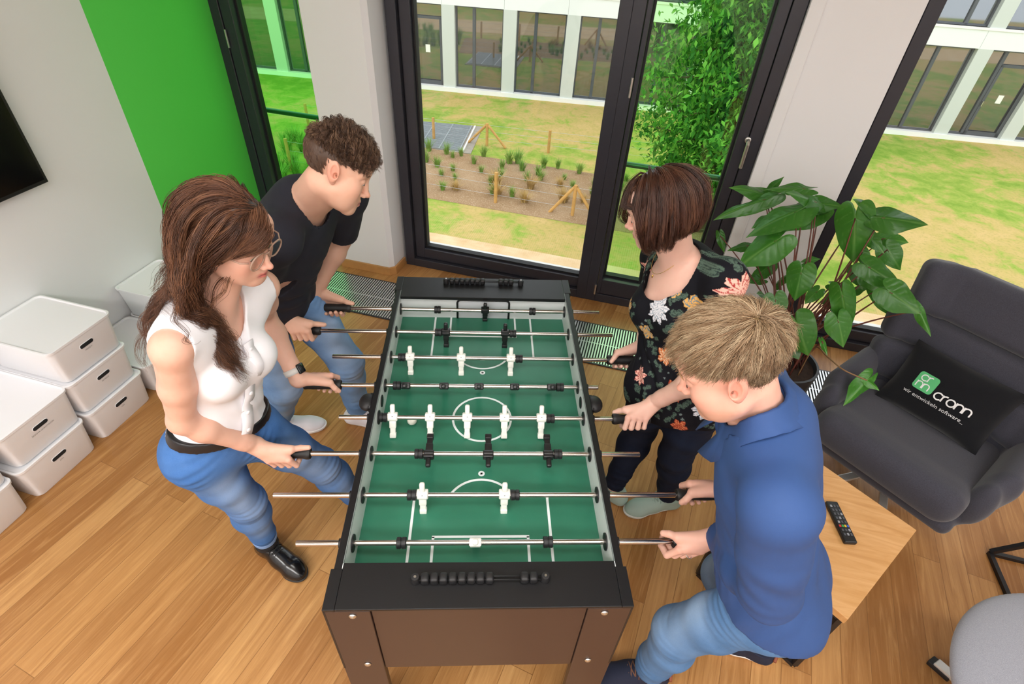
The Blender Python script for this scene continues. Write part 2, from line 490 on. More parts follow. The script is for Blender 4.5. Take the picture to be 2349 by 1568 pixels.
bx = [('LISA', 0.088, 0, 'white storage box labelled LISA, at the foot of the tallest stack'),
      ('PATRICK', 0.084, 1, 'white storage box labelled PATRICK, middle of the tallest stack'),
      ('FREDDY', 0.09, 2, 'white storage box labelled FREDDY, topmost of the tallest stack'),
      ('JAN', -0.26, 0, 'white storage box labelled JAN, standing on the floor under another box'),
      ('SASCHA HORSTMANN', -0.245, 1, 'white storage box labelled SASCHA HORSTMANN, lying on the JAN box'),
      ('', -0.61, 0, 'white storage box without readable label, on the floor at the edge of the picture'),
      ('', -0.60, 1, 'white storage box on the lower one at the edge of the picture'),
      ('', 0.435, 0, 'white storage box on the floor between the tallest stack and the far stack'),
      ('', 0.775, 0, 'white storage box at the foot of the far stack below the green wall'),
      ('', 0.765, 1, 'white storage box on top of the far stack below the green wall')]
for wd, y, lv, lb in bx:
    storage_box(lb, wd, (FX + (0.0 if lv else 0.004), y, lv * (BH + 0.0005)))
# ---------------------------------------------------------------- the football table (built in its own axes)
M_blk = plain('black_laminate', '#131315', 0.42, spec=0.4, bump=0.05, bscale=1500)
M_brn = plain('dark_brown_laminate', '#3a2a25', 0.36, spec=0.45, bump=0.03, bscale=1200)
M_edge = plain('grey_edge_strip', '#6f7775', 0.4)
M_inner = plain('inner_side_white', '#dfe3e2', 0.35)
M_chrome = plain('polished_rod', '#c4bdb6', 0.16, 1.0)
M_rubber = plain('black_rubber', '#18181a', 0.5)
M_grip = plain('black_grip', '#161617', 0.55, bump=0.05, bscale=700)
M_pwhite = plain('white_figure_plastic', '#f3f2ea', 0.38)
M_pblack = plain('black_figure_plastic', '#1a1a1c', 0.34)
M_line = plain('white_field_line', '#e6eeee', 0.45)
def field_mat():
    k = NT('green_playfield'); k.bsdf(lin('#2f7259'), 0.3, 0, 0.5)
    v = k.coords()
    n = k.noise(v, 5, 3); s = k.noise(v, 260, 2, 0.7)
    c = k.ramp(n.outputs[0], [(0.3, lin('#2b6c54')), (0.7, lin('#357c62'))])
    c = k.mix(c, lin('#4b9179'), k.ramp(s.outputs[0], [(0.66, (0, 0, 0, 1)), (0.78, (0.5, 0.5, 0.5, 1))]))
    k.l(c, k.b.inputs['Base Color']); return k.m
M_field = field_mat()

tb = empty('football_table', T(0, 0, 0), A, 'black and brown table football game with green playfield in the middle of the room', 'football table')
XI, XO, ZT, ZF, ZR = 0.34, 0.3605, 0.88, 0.765, 0.83
YN, YF, YE = -0.715, 0.682, 0.552         # near end, far end, far inner wall
D = 0.1482
for s in (-1, 1):
    sp = MB(); sp.cur = 0
    sp.span((s * (XI + 0.001), YN + 0.012, 0.53), (s * XO, YF - 0.012, ZT))
    sp.build('side_panel', M_blk, tb, bevel=0.0025)
    li = MB(); li.span((s * (XI - 0.0005), -0.63, ZF - 0.02), (s * (XI + 0.0012), YE + 0.02, ZT - 0.001))
    li.build('inner_side', M_inner, tb)
    es = MB(); es.span((s * (XI - 0.0012), -0.6, ZT - 0.004), (s * (XI + 0.0012), YF - 0.012, ZT + 0.0006)); es.build('edge_strip', M_edge, tb)
pf = MB(); pf.span((-XI, -0.66, ZF - 0.015), (XI, YE + 0.004, ZF)); pf.build('playfield', M_field, tb)
# markings
def ring_seg(mb, cx, cy, r, w, a0, a1, z, n=48):
    V = []; F = []
    for i in range(n + 1):
        a = math.radians(a0 + (a1 - a0) * i / n)
        V += [(cx + (r - w / 2) * math.cos(a), cy + (r - w / 2) * math.sin(a), z), (cx + (r + w / 2) * math.cos(a), cy + (r + w / 2) * math.sin(a), z)]
    for i in range(n): F.append((2 * i, 2 * i + 1, 2 * i + 3, 2 * i + 2))
    mb.add(V, F)
zl = ZF + 0.0006; lw = 0.0075; yc = -0.018
def mark(fn):
    m = MB(); fn(m); return m.build('field_marking', M_line, tb)
def bar_(m, x0, y0, x1, y1): m.box(((x0 + x1) / 2, (y0 + y1) / 2, zl - 0.0002), (max(abs(x1 - x0), lw), max(abs(y1 - y0), lw), 0.0004))
mark(lambda m: ring_seg(m, 0, yc, 0.1, lw, 0, 360, zl))
for s in (-1, 1):
    ye = yc + s * 0.572; a = 90 if s < 0 else 270
    for x in (-0.2, 0.2): mark(lambda m: bar_(m, x, yc + s * 0.31, x, ye))
    def goal_area(m):
        for x in (-0.1345, 0.1345): bar_(m, x, yc + s * 0.446, x, ye)
        bar_(m, -0.138, yc + s * 0.446, 0.138, yc + s * 0.446)
    mark(goal_area)
    mark(lambda m: ring_seg(m, 0, yc + s * 0.36, 0.107, lw, a - 64, a + 64, zl, 30))
    mark(lambda m: ring_seg(m, 0, yc + s * 0.2305, 0.0035, 0.0135, 0, 360, zl, 24))
# near end board, far end board
ne = MB(); ne.span((-0.3385, YN, ZT - 0.008), (0.3385, -0.6, ZT + 0.0005)); ne.build('end_board', M_blk, tb, bevel=0.0015)
fe = MB(); fe.span((-0.3385, 0.538, ZT - 0.014), (0.3385, YF, ZT + 0.0005)); fe.build('end_board', M_blk, tb, bevel=0.0015)
fw = MB(); fw.span((-XI, YE, ZF - 0.02), (XI, YE + 0.012, ZT - 0.014)); fw.build('end_wall', M_inner, tb)
nw = MB(); nw.span((-XI, -0.625, ZF - 0.02), (XI, -0.613, ZT - 0.008)); nw.build('end_wall', M_inner, tb)
# goal: a black rounded frame on the far wall, opening behind
def goal(y, s):
    pts = [(-0.108, ZF + 0.001)]
    for cx_, a0 in ((-0.092, 180), (0.092, 90)):
        for i in range(6):
            a = math.radians(a0 - 18 * i); pts.append((cx_ + 0.016 * math.cos(a), ZF + 0.078 + 0.016 * math.sin(a)))
    pts.append((0.108, ZF + 0.001))
    MB().tube([(x, y - s * 0.003, z) for x, z in pts], 0.0042, 8).build('goal_frame', M_rubber, tb, smooth=True)
    MB().span((-0.103, y - s * 0.0008, ZF + 0.001), (0.103, y + s * 0.0004, ZF + 0.086)).build('goal_opening', plain('goal_lining', '#cfd2d6', 0.5), tb)
goal(YE, 1)
# corner legs, end panels, screws
for sx in (-1, 1):
    for sy in (-1, 1):
        l = MB()
        y0 = YN if sy < 0 else YF
        l.span((sx * 0.258, y0, 0.0), (sx * 0.3665, y0 - sy * 0.022, ZT - 0.009))
        l.span((sx * 0.3445, y0 - sy * 0.0222, 0.0), (sx * 0.3665, y0 - sy * 0.1, 0.529))
        l.build('leg', M_brn, tb, bevel=0.002)
        cc = MB(); cc.span((sx * 0.3387, y0 + sy * 0.0006, ZT - 0.0088), (sx * 0.3672, y0 - sy * 0.1, ZT + 0.0012)); cc.span((sx * 0.361, y0 + sy * 0.0006, 0.53), (sx * 0.3672, y0 - sy * 0.1, ZT - 0.0088)); cc.build('corner_cap', M_blk, tb, bevel=0.0015)
    
for y0, sy in ((YN, -1), (YF, 1)):
    MB().span((-0.2568, y0 - sy * 0.005, 0.515), (0.2568, y0 - sy * 0.022, ZT - 0.0125)).build('end_panel', M_brn, tb, bevel=0.0015)
    for x in (-0.3, 0.3):
        for z in (0.85, 0.557):
            b = MB(); b.lathe([(0.0095, 0.0), (0.0092, 0.002), (0.006, 0.0048), (0.0, 0.0056)], 18, (0, 0, 0), 'y')
            b.xform(Matrix.Translation((x, y0, z)) @ Matrix.Rotation(math.pi if sy < 0 else 0, 4, 'Z')); b.build('bolt', M_steel, tb, smooth=True)
MB().span((-XI, YN + 0.03, 0.53), (XI, YF - 0.03, 0.545)).build('bottom_board', M_brn, tb)
# score counters
def counter(y, spots, facing):
    r = MB()
    for dy in (-0.0045, 0.0045): r.cyl((-0.15, y + dy, ZT + 0.013), (0.15, y + dy, ZT + 0.013), 0.0018, 8)
    c = r.build('score_counter', M_rubber, tb, smooth=True)
    for x in (-0.158, 0.158):
        b = MB(); b.lathe([(0.0115, 0.0), (0.0118, 0.016), (0.0095, 0.0225), (0.0, 0.0235)], 16, (x, y, ZT), 'z'); b.build('end_knob', M_rubber, c, autosm=50)
        s = MB(); s.lathe([(0.0035, 0.0), (0.003, 0.0012), (0, 0.0013)], 12, (x, y, ZT + 0.0234), 'z'); s.build('screw', M_steel, c)
    for x in spots:
        b = MB(); b.add(*rbox((x, y, ZT + 0.0125), (0.0205, 0.0235, 0.0235), 0.006)); b.build('bead', M_rubber, c, smooth=True)
def rbox(c, s, r, n=3):
    bm = bmesh.new(); bmesh.ops.create_cube(bm, size=1.0)
    for v in bm.verts: v.co = Vector((v.co.x * s[0], v.co.y * s[1], v.co.z * s[2]))
    bmesh.ops.bevel(bm, geom=list(bm.edges), offset=r, segments=n, affect='EDGES', profile=0.5)
    bm.verts.ensure_lookup_table()
    V = np.array([v.co[:] for v in bm.verts]) + np.array(c); F = [tuple(v.index for v in f.verts) for f in bm.faces]
    bm.free(); return V, F
sp_near = [-0.1345 + 0.0223 * i for i in range(8)] + [0.107, 0.129]
counter(-0.648, sp_near, -1)
counter(0.640, [-0.134 + 0.0216 * i for i in range(7)] + [0.073, 0.0945, 0.116], 1)

# figures
def figure_mesh():
    m = MB()
    m.cyl((-0.0135, 0, 0), (0.0135, 0, 0), 0.0125, 18)                       # clamp barrel round the rod
    m.add(*rbox((0, 0, 0.0035), (0.033, 0.021, 0.026), 0.004))               # shoulders
    m.add(*rbox((0, 0.0, 0.031), (0.0155, 0.015, 0.03), 0.005))              # head
    m.add(*rbox((0, 0, -0.022), (0.022, 0.014, 0.028), 0.003))               # waist
    m.add(*rbox((0, 0, -0.043), (0.0175, 0.0115, 0.03), 0.002))              # legs
    m.add(*rbox((0, 0, -0.0615), (0.0205, 0.018, 0.017), 0.0025))            # foot block
    m.lathe([(0.0022, 0.0), (0.0022, 0.0002), (0, 0.0003)], 8, (0, -0.0106, 0.0065), 'y', mi=1)
    return m
def bumper_mesh():
    return MB().lathe([(0.0, -0.0135), (0.0135, -0.013), (0.0155, -0.0115), (0.0155, -0.002), (0.0135, -0.001), (0.0135, 0.001), (0.0155, 0.002), (0.0155, 0.0115), (0.0135, 0.013), (0.0, 0.0135)], 18, (0, 0, 0), 'x')
def grip_mesh(s):   # from rod end outwards: s=+1 grows to +x
    pr = [(0.0, 0.0), (0.0165, 0.0), (0.0185, 0.004), (0.0185, 0.012), (0.0158, 0.024), (0.0152, 0.05), (0.0166, 0.075), (0.0168, 0.095), (0.0158, 0.112), (0.0172, 0.122), (0.015, 0.1265), (0.0, 0.1275)]
    pr = [(r, s * h) for r, h in pr]
    if s < 0: pr = pr[::-1]
    return MB().lathe(pr, 20, (0, 0, 0), 'x')
ROD = {1: (-0.54, 0.485, -1), 2: (-0.628, 0.516, -1), 3: (-0.55, 0.469, 1), 4: (-0.489, 0.411, -1), 5: (-0.466, 0.437, 1), 6: (-0.521, 0.497, -1), 7: (-0.588, 0.575, 1), 8: (-0.486, 0.524, 1)}
FIG = {1: [0.008], 2: [-0.145, 0.087], 3: [-0.268, -0.08, 0.105], 4: [-0.267, -0.134, -0.012, 0.113, 0.244], 5: [-0.293, -0.171, -0.049, 0.074, 0.197], 6: [-0.163, 0.02, 0.207], 7: [-0.169, 0.067], 8: [-0.015]}
BUM = {1: [-0.188, 0.204], 2: [-0.1745, 0.1175], 3: [-0.2985, 0.1355], 4: [-0.2975, 0.2745], 5: [-0.3235, 0.2275], 6: [-0.1935, 0.2375], 7: [-0.1995, 0.0975], 8: [-0.211, 0.181]}
TILT = {1: -16, 2: 4, 3: 16, 4: -46, 5: 26, 6: -96, 7: 10, 8: -28}
for k in range(1, 9):
    y = (4.5 - k) * D; x0, x1, hs = ROD[k]
    rod = MB().tube([(x0, y, ZR), (x0 + 0.001, y, ZR), (x1 - 0.001, y, ZR), (x1, y, ZR)], [0.0068, 0.0078, 0.0078, 0.0068], 18).build('rod', M_chrome, tb, autosm=40)
    fm = figure_mesh()
    for i, x in enumerate(FIG[k]):
        if i == 0:
            pl = fm.build('player_figure', [M_pwhite if k in (3, 5, 7, 8) else M_pblack, M_rubber], rod, autosm=40); first = pl
        else:
            pl = first.copy(); COL.objects.link(pl)
        pl.location = (x, y, ZR); pl.rotation_euler = (math.radians(-TILT[k]), 0, 0)
        pl['label'] = 'white player figure' if k in (3, 5, 7, 8) else 'black player figure'
    for i, x in enumerate(BUM[k]):
        b = bumper_mesh().build('bumper', M_rubber, rod, autosm=40); b.location = (x, y, ZR)
    g = grip_mesh(hs).build('grip', M_grip, rod, autosm=40); g.location = (x1 if hs > 0 else x0, y, ZR)
    for s in (-1, 1):
        b = MB(); b.lathe([(0.0105, 0.0), (0.0235, 0.0), (0.0235, 0.0035), (0.012, 0.0055), (0.0105, 0.0055)], 22, (0, 0, 0), 'x')
        b.xform(Matrix.Translation((s * (XI - 0.0008), y, ZR)) @ Matrix.Rotation(math.pi if s > 0 else 0, 4, 'Z')); b.build('bearing', M_rubber, tb, autosm=40)
        b = MB(); b.lathe([(0.0095, 0.0), (0.0215, 0.0), (0.0215, 0.004), (0.0125, 0.007), (0.0125, 0.014), (0.0095, 0.014)], 22, (0, 0, 0), 'x')
        b.xform(Matrix.Translation((s * XO, y, ZR)) @ Matrix.Rotation(0 if s > 0 else math.pi, 4, 'Z')); b.build('outer_bearing', M_rubber, tb, autosm=40)
# ball slots in the sides and cups outside
for s in (-1, 1):
    b = MB(); b.lathe([(0.0, 0.0), (0.021, 0.0), (0.021, 0.002), (0.017, 0.003), (0.0, 0.0031)], 24, (0, 0, 0), 'x'); b.xform(Matrix.Translation((s * (XI - 0.0008), 0.0, ZR)) @ Matrix.Rotation(math.pi if s > 0 else 0, 4, 'Z')); b.build('ball_slot', M_rubber, tb, autosm=40)
    c = MB(); c.sphere((s * 0.378, -0.03, 0.855), (0.028, 0.036, 0.02), 20, 12); c.span((s * 0.3605, -0.062, 0.84), (s * 0.372, 0.002, 0.866)); c.build('ball_cup', M_rubber, tb, smooth=True)

b = MB().sphere((0, 0, 0.0165), 0.0165, 28, 18).build('table_football_ball', plain('worn_white_ball', '#e9e4d8', 0.4, var=0.1, vscale=90), None, smooth=True, loc=T(-0.237, -0.043, ZF + 0.0003))
tag(b, 'small worn white ball lying on the green playfield beside the leftmost figure', 'ball')
# ---------------------------------------------------------------- rounded solids from distance fields
class Grid:
    """a box of samples; add() blends rounded bodies into it, mesh() returns the skin"""
    def __init__(s, lo, hi, h):
        s.lo = np.array(lo, np.float32); s.h = h
        s.n = np.maximum(np.ceil((np.array(hi) - s.lo) / h).astype(int) + 1, 2)
        s.f = np.full(s.n, 0.2, np.float32)
        s.ax = [s.lo[i] + h * np.arange(s.n[i], dtype=np.float32) for i in range(3)]
    def sub(s, lo, hi):
        a = np.clip(np.floor((np.array(lo) - s.lo) / s.h).astype(int), 0, s.n); b = np.clip(np.ceil((np.array(hi) - s.lo) / s.h).astype(int) + 1, 0, s.n)
        if np.any(b <= a): return None, None
        sl = tuple(slice(a[i], b[i]) for i in range(3))
        P = np.stack(np.meshgrid(*[s.ax[i][sl[i]] for i in range(3)], indexing='ij'), -1)
        return sl, P
    def add(s, prim, k=0.0, mode='u'):
        lo, hi, fn = prim; pad = max(0.03, k * 1.2) + 2 * s.h
        sl, P = s.sub(np.array(lo) - pad, np.array(hi) + pad)
        if sl is None: return
        d = fn(P).astype(np.float32); f = s.f[sl]
        if mode == 'u':
            if k > 0:
                h = np.maximum(k - np.abs(f - d), 0) / k; s.f[sl] = np.minimum(f, d) - h * h * k * 0.25
            else: s.f[sl] = np.minimum(f, d)
        else:
            if k > 0:
                h = np.maximum(k - np.abs(f + d), 0) / k; s.f[sl] = np.maximum(f, -d) + h * h * k * 0.25
            else: s.f[sl] = np.maximum(f, -d)
    def all(s): return np.stack(np.meshgrid(*s.ax, indexing='ij'), -1)
    def mesh(s, f=None): return surf(s.f if f is None else f, s.lo, s.h)

_E = [(0, 1), (2, 3), (4, 5), (6, 7), (0, 2), (1, 3), (4, 6), (5, 7), (0, 4), (1, 5), (2, 6), (3, 7)]
def surf(f, lo, h):
    s = f < 0
    n = np.array(f.shape)
    c = np.zeros(n - 1, np.uint8)
    offs = [(i, j, k) for i in (0, 1) for j in (0, 1) for k in (0, 1)]
    for o in offs: c += s[o[0]:n[0] - 1 + o[0], o[1]:n[1] - 1 + o[1], o[2]:n[2] - 1 + o[2]]
    act = np.argwhere((c > 0) & (c < 8))
    if len(act) == 0: return np.zeros((0, 3)), np.zeros((0, 4), int)
    idx = np.full(n - 1, -1, np.int32); idx[tuple(act.T)] = np.arange(len(act))
    val = np.stack([f[act[:, 0] + o[0], act[:, 1] + o[1], act[:, 2] + o[2]] for o in offs], 1)
    O = np.array(offs, np.float32)
    acc = np.zeros((len(act), 3), np.float32); cnt = np.zeros(len(act), np.float32)
    for a, b in _E:
        m = (val[:, a] < 0) != (val[:, b] < 0)
        t = val[m, a] / (val[m, a] - val[m, b])
        acc[m] += O[a] + t[:, None] * (O[b] - O[a]); cnt[m] += 1
    V = lo + h * (act + acc / cnt[:, None])
    Q = []
    for ax in range(3):
        a1, a2 = (ax + 1) % 3, (ax + 2) % 3
        u = [slice(None)] * 3; w = [slice(None)] * 3
        u[ax] = slice(0, n[ax] - 1); w[ax] = slice(1, n[ax])
        sa, sb = s[tuple(u)], s[tuple(w)]
        e = np.argwhere(sa != sb)
        e = e[(e[:, a1] > 0) & (e[:, a2] > 0) & (e[:, a1] < n[a1] - 1) & (e[:, a2] < n[a2] - 1)]
        flip = sa[tuple(e.T)]
        d1 = np.zeros(3, int); d1[a1] = 1; d2 = np.zeros(3, int); d2[a2] = 1
        q = np.stack([idx[tuple((e - d1 - d2).T)], idx[tuple((e - d2).T)], idx[tuple(e.T)], idx[tuple((e - d1).T)]], 1)
        q[~flip] = q[~flip][:, ::-1]
        Q.append(q)
    return V, np.concatenate(Q)

def p_cone(a, b, ra, rb):                       # tapered limb
    a = np.array(a, np.float32); b = np.array(b, np.float32); r = max(ra, rb)
    ba = b - a; L2 = float(ba @ ba) + 1e-12
    def fn(P):
        t = np.clip(((P - a) @ ba) / L2, 0, 1)
        return np.linalg.norm(P - a - t[..., None] * ba, axis=-1) - (ra + (rb - ra) * t)
    return np.minimum(a, b) - r, np.maximum(a, b) + r, fn
def p_ell(c, r, R=None):                         # ellipsoid, R columns = its axes
    c = np.array(c, np.float32); r = np.array(r, np.float32); R = np.eye(3, dtype=np.float32) if R is None else np.array(R, np.float32)
    e = np.sqrt(((R * r) ** 2).sum(1))
    def fn(P):
        q = (P - c) @ R
        k0 = np.linalg.norm(q / r, axis=-1); k1 = np.linalg.norm(q / (r * r), axis=-1)
        return k0 * (k0 - 1) / np.maximum(k1, 1e-6)
    return c - e, c + e, fn
def p_box(c, half, rad, R=None):                 # rounded box
    c = np.array(c, np.float32); b = np.array(half, np.float32) - rad; R = np.eye(3, dtype=np.float32) if R is None else np.array(R, np.float32)
    e = np.abs(R * np.array(half)).sum(1)
    def fn(P):
        q = np.abs((P - c) @ R) - b
        return np.linalg.norm(np.maximum(q, 0), axis=-1) + np.minimum(q.max(-1), 0) - rad
    return c - e, c + e, fn
def p_flat(a, b, ra, rb, w, ax):                 # tapered limb widened by w along the direction ax
    a = np.array(a, np.float32); b = np.array(b, np.float32); ax = np.array(ax, np.float32); ax = ax / np.linalg.norm(ax)
    ba = b - a; L2 = float(ba @ ba) + 1e-12; r = max(ra, rb) * max(w, 1)
    def fn(P):
        t = np.clip(((P - a) @ ba) / L2, 0, 1)
        q = P - a - t[..., None] * ba
        al = q @ ax; q = q - al[..., None] * ax
        return (np.sqrt((q * q).sum(-1) + (al / w) ** 2) - (ra + (rb - ra) * t)) * min(1.0, 1.0)
    return np.minimum(a, b) - r, np.maximum(a, b) + r, fn
def soft(prims, h, name, mat, parent=None, carve=(), colors=None, k=0.02, post=None):
    lo = np.min([p[0] for p, _ in prims], 0) - 3 * h; hi = np.max([p[1] for p, _ in prims], 0) + 3 * h
    g = Grid(lo, hi, h)
    for p, kk in prims: g.add(p, kk)
    for p, kk in carve: g.add(p, kk, 's')
    if post is not None: g.f = post(g).astype(np.float32)
    V, F = g.mesh()
    m = MB(); m.add(V, F.tolist())
    return m.build(name, mat, parent, smooth=True, colors=None if colors is None else colors(V))

# ---------------------------------------------------------------- seating and small tables
def fabric(name, hexa, hexb, sc=700):
    k = NT(name); k.bsdf(rough=0.95, spec=0.15, **{'Sheen Weight': 0.25}); v = k.coords()
    n = k.noise(v, sc, 2, 0.7)
    k.l(k.ramp(n.outputs[0], [(0.35, lin(hexa)), (0.65, lin(hexb))]), k.b.inputs['Base Color'])
    k.bump(n.outputs[0], 0.12, 0.001); return k.m
M_charc = fabric('charcoal_felt', '#35353d', '#4a4a54')
M_grey = fabric('grey_felt', '#85868f', '#a3a4ad')
M_cush = fabric('black_cotton', '#0e0f13', '#17181c')
M_alu2 = plain('polished_aluminium', '#dcdad6', 0.3, 0.55)

# charcoal wing armchair: local +x = its right when seated faces -y ... front is -y
def armchair(loc, rz):
    r = empty('armchair', loc, rz, 'charcoal felt armchair with high winged back, holding a black cushion', 'armchair')
    H = 0.0065
    RX = lambda a: np.array([[1, 0, 0], [0, math.cos(a), -math.sin(a)], [0, math.sin(a), math.cos(a)]])
    soft([(p_box((0, -0.01, 0.365), (0.30, 0.30, 0.075), 0.06, RX(math.radians(-4))), 0), (p_box((0, -0.235, 0.36), (0.285, 0.07, 0.075), 0.06), 0.05)], H, 'seat_cushion', M_charc, r)
    # shell: arms sweep down to the front
    sh = []
    for s in (-1, 1):
        sh += [(p_flat((s * 0.335, 0.20, 0.40), (s * 0.325, -0.16, 0.395), 0.055, 0.05, 2.4, (0, 0, 1)), 0.0),
               (p_flat((s * 0.345, 0.20, 0.47), (s * 0.355, -0.08, 0.475), 0.05, 0.042, 1.7, (0, 0, 1)), 0.04)]
    sh += [(p_box((0, 0.26, 0.42), (0.33, 0.06, 0.15), 0.05), 0.05), (p_box((0, 0.0, 0.275), (0.32, 0.28, 0.04), 0.035), 0.03)]
    soft(sh, H, 'arm_shell', M_charc, r)
    t = math.radians(14)
    def back(z0, z1, hw, th, nm, d=0.0, bow=0.05):
        zc = (z0 + z1) / 2; L = (z1 - z0) / 2
        R = RX(-t) ; c = np.array((0, 0.235 + d + math.tan(t) * (zc - 0.42), zc))
        pr = [(p_box(c, (hw - 0.05, th, L / math.cos(t)), min(0.045, L * 0.9), R), 0)]
        for s in (-1, 1):
            Rz = rot_z(s * math.radians(-34))
            pr.append((p_box(c + np.array((s * (hw - 0.015), -0.035, 0)), (0.075, th * 0.9, L / math.cos(t)), min(0.042, L * 0.85), Rz @ R), 0.04))
        soft(pr, H, nm, M_charc, r)
    back(0.44, 0.622, 0.315, 0.062, 'lower_back')
    back(0.626, 0.78, 0.335, 0.062, 'middle_back')
    back(0.784, 1.015, 0.315, 0.066, 'headrest', -0.006)
    # seams as slim piping round the headrest
    hub = MB(); hub.lathe([(0.04, 0.10), (0.035, 0.12), (0.024, 0.13), (0.024, 0.262), (0.09, 0.266), (0.09, 0.272)], 20, (0.0, 0.04, 0), 'z'); hub.build('swivel_column', M_alu2, r, autosm=40)
    for ex, ey in ((-0.31, 0.13), (0.31, 0.115), (-0.155, -0.235), (0.155, -0.25)):
        l = MB(); a = np.array((0.0, 0.04, 0.112)); e = np.array((ex, ey, 0.028)); d = (e - a)
        l.bar(a, a + d * 0.28, 0.042, 0.018); l.bar(a + d * 0.26, e, 0.036, 0.016); g = l.build('leg', M_alu2, r, bevel=0.003)
        f = MB(); f.bar(a + d * 0.9 - (0, 0, 0.014), e + d * 0.03 - (0, 0, 0.014), 0.04, 0.022); f.build('glide', M_rubber, g, bevel=0.003)
    return r
CHR = math.atan2(-0.625, 0.78)
CH = np.array((1.765, 0.805))
arm = armchair((CH[0], CH[1], 0), CHR)

# black cushion with the lettering
def pillow(loc, R, w, h, t, name, mat):
    n = 28; V = []; F = []
    for sgn in (1, -1):
        for j in range(n + 1):
            for i in range(n + 1):
                u, v = 2 * i / n - 1, 2 * j / n - 1
                b = max(0.0, (1 - abs(u) ** 2.6) * (1 - abs(v) ** 2.6)) ** 0.55
                x = u * w / 2 * (1 - 0.06 * (1 - abs(v) ** 2)*abs(u)); y = v * h / 2 * (1 - 0.06 * (1 - abs(u) ** 2)*abs(v))
                wr = 0.006 * math.sin(7 * u + 4 * v) * (1 - b) + 0.004 * math.sin(3 * u - 9 * v) * b
                V.append((x, y, sgn * (b * t / 2 + wr * 0.6 + 0.002)))
    N = (n + 1) ** 2
    for s in (0, 1):
        for j in range(n):
            for i in range(n):
                a = s * N + j * (n + 1) + i; q = (a, a + 1, a + n + 2, a + n + 1)
                F.append(q if s == 0 else q[::-1])
    m = MB().add(V, F)
    o = m.build(name, mat, None, smooth=True)
    o.matrix_world = Matrix.Translation(loc) @ Matrix(R).to_4x4()
    return o, (lambda x, y: pil_h(x, y, w, h, t))
def pil_h(x, y, w, h, t):
    u = np.clip(2 * x / w, -1, 1); v = np.clip(2 * y / h, -1, 1)
    b = np.maximum(0, (1 - np.abs(u) ** 2.6) * (1 - np.abs(v) ** 2.6)) ** 0.55
    wr = 0.006 * np.sin(7 * u + 4 * v) * (1 - b) + 0.004 * np.sin(3 * u - 9 * v) * b
    return b * t / 2 + wr * 0.6 + 0.002
def chair_pt(x, y, z): 
    c, s = math.cos(CHR), math.sin(CHR); return np.array((CH[0] + c * x - s * y, CH[1] + s * x + c * y, z))
def chair_dir(x, y, z):
    c, s = math.cos(CHR), math.sin(CHR); return np.array((c * x - s * y, s * x + c * y, z))
tl = math.radians(24)
Xa = chair_dir(1, 0, 0); Ya = chair_dir(0, math.sin(tl), math.cos(tl)); Za = np.cross(Xa, Ya)
Rc = np.stack([Xa, Ya, Za], 1)
pw, ph, pt = 0.43, 0.31, 0.11
cu, hf = pillow(chair_pt(0.0, 0.115, 0.575), Rc, pw, ph, pt, 'cushion', M_cush)
tag(cu, 'black cushion printed with a green square and white lettering, leaning in the charcoal armchair', 'cushion')
M_logo_g = plain('green_print', '#59b877', 0.8); M_logo_w = plain('white_print', '#e9e9ea', 0.8)
def on_pillow(V, lift): 
    V = np.array(V, float); V[:, 2] = pil_h(V[:, 0], V[:, 1], pw, ph, pt) + lift; return V
def subdiv_poly(poly, lift, name, mat):
    bm = bmesh.new(); vs = [bm.verts.new((x, y, 0)) for x, y in poly]; bm.faces.new(vs)
    bmesh.ops.triangulate(bm, faces=bm.faces[:])
    for _ in range(3): bmesh.ops.subdivide_edges(bm, edges=bm.edges[:], cuts=1, use_grid_fill=True)
    bmesh.ops.triangulate(bm, faces=bm.faces[:])
    bm.verts.ensure_lookup_table()
    V = on_pillow([v.co[:] for v in bm.verts], lift); F = [tuple(v.index for v in f.verts) for f in bm.faces]; bm.free()
    return MB().add(V, F).build(name, mat, cu, smooth=True)
LX, LY = -0.083, 0.012
subdiv_poly([(x + LX, y + LY) for x, y in rrect(-0.040, 0.040, -0.040, 0.040, 0.013)], 0.0012, 'green_logo_square', M_logo_g)
def strokes(glyphs, x0, y0, s, w, lift, name, mat):
    """round lettering drawn with strokes: c r o n"""
    m = MB(); pos = x0
    def arc(cx, cy, r, a0, a1, n=18): return [(cx + r * math.cos(math.radians(a0 + (a1 - a0) * i / n)), cy + r * math.sin(math.radians(a0 + (a1 - a0) * i / n))) for i in range(n + 1)]
    for g in glyphs:
        if g == ' ': pos += 0.5 * s; continue
        r = s / 2
        if g == 'c': L = [arc(pos + r, y0 + r, r, 42, 318)]; adv = 1.02 * s
        elif g == 'o': L = [arc(pos + r, y0 + r, r, 0, 360, 26)]; adv = 1.14 * s
        elif g == 'r': L = [[(pos, y0), (pos, y0 + s)], arc(pos + r * 0.8, y0 + s - r * 0.8, r * 0.8, 180, 70)]; adv = 0.66 * s
        else: L = [[(pos, y0), (pos, y0 + s)], arc(pos + r * 0.88, y0 + s - r * 0.88, r * 0.88, 180, 0) + [(pos + r * 1.76, y0)]]; adv = 1.03 * s
        for pl in L:
            P = np.array(pl)
            if len(P) == 2: P = np.stack([P[0] + (P[1] - P[0]) * t for t in np.linspace(0, 1, 8)])
            d = np.gradient(P, axis=0); d /= np.linalg.norm(d, axis=1)[:, None] + 1e-9; nn = np.stack([-d[:, 1], d[:, 0]], 1) * w / 2
            V = np.zeros((2 * len(P), 3)); V[0::2, :2] = P - nn; V[1::2, :2] = P + nn
            m.add(on_pillow(V, lift), [(2 * i, 2 * i + 2, 2 * i + 3, 2 * i + 1) for i in range(len(P) - 1)])
        pos += adv
    return m.build(name, mat, cu)
strokes('cr', LX - 0.026, LY + 0.004, 0.026, 0.0042, 0.0026, 'logo_lettering', M_logo_w)
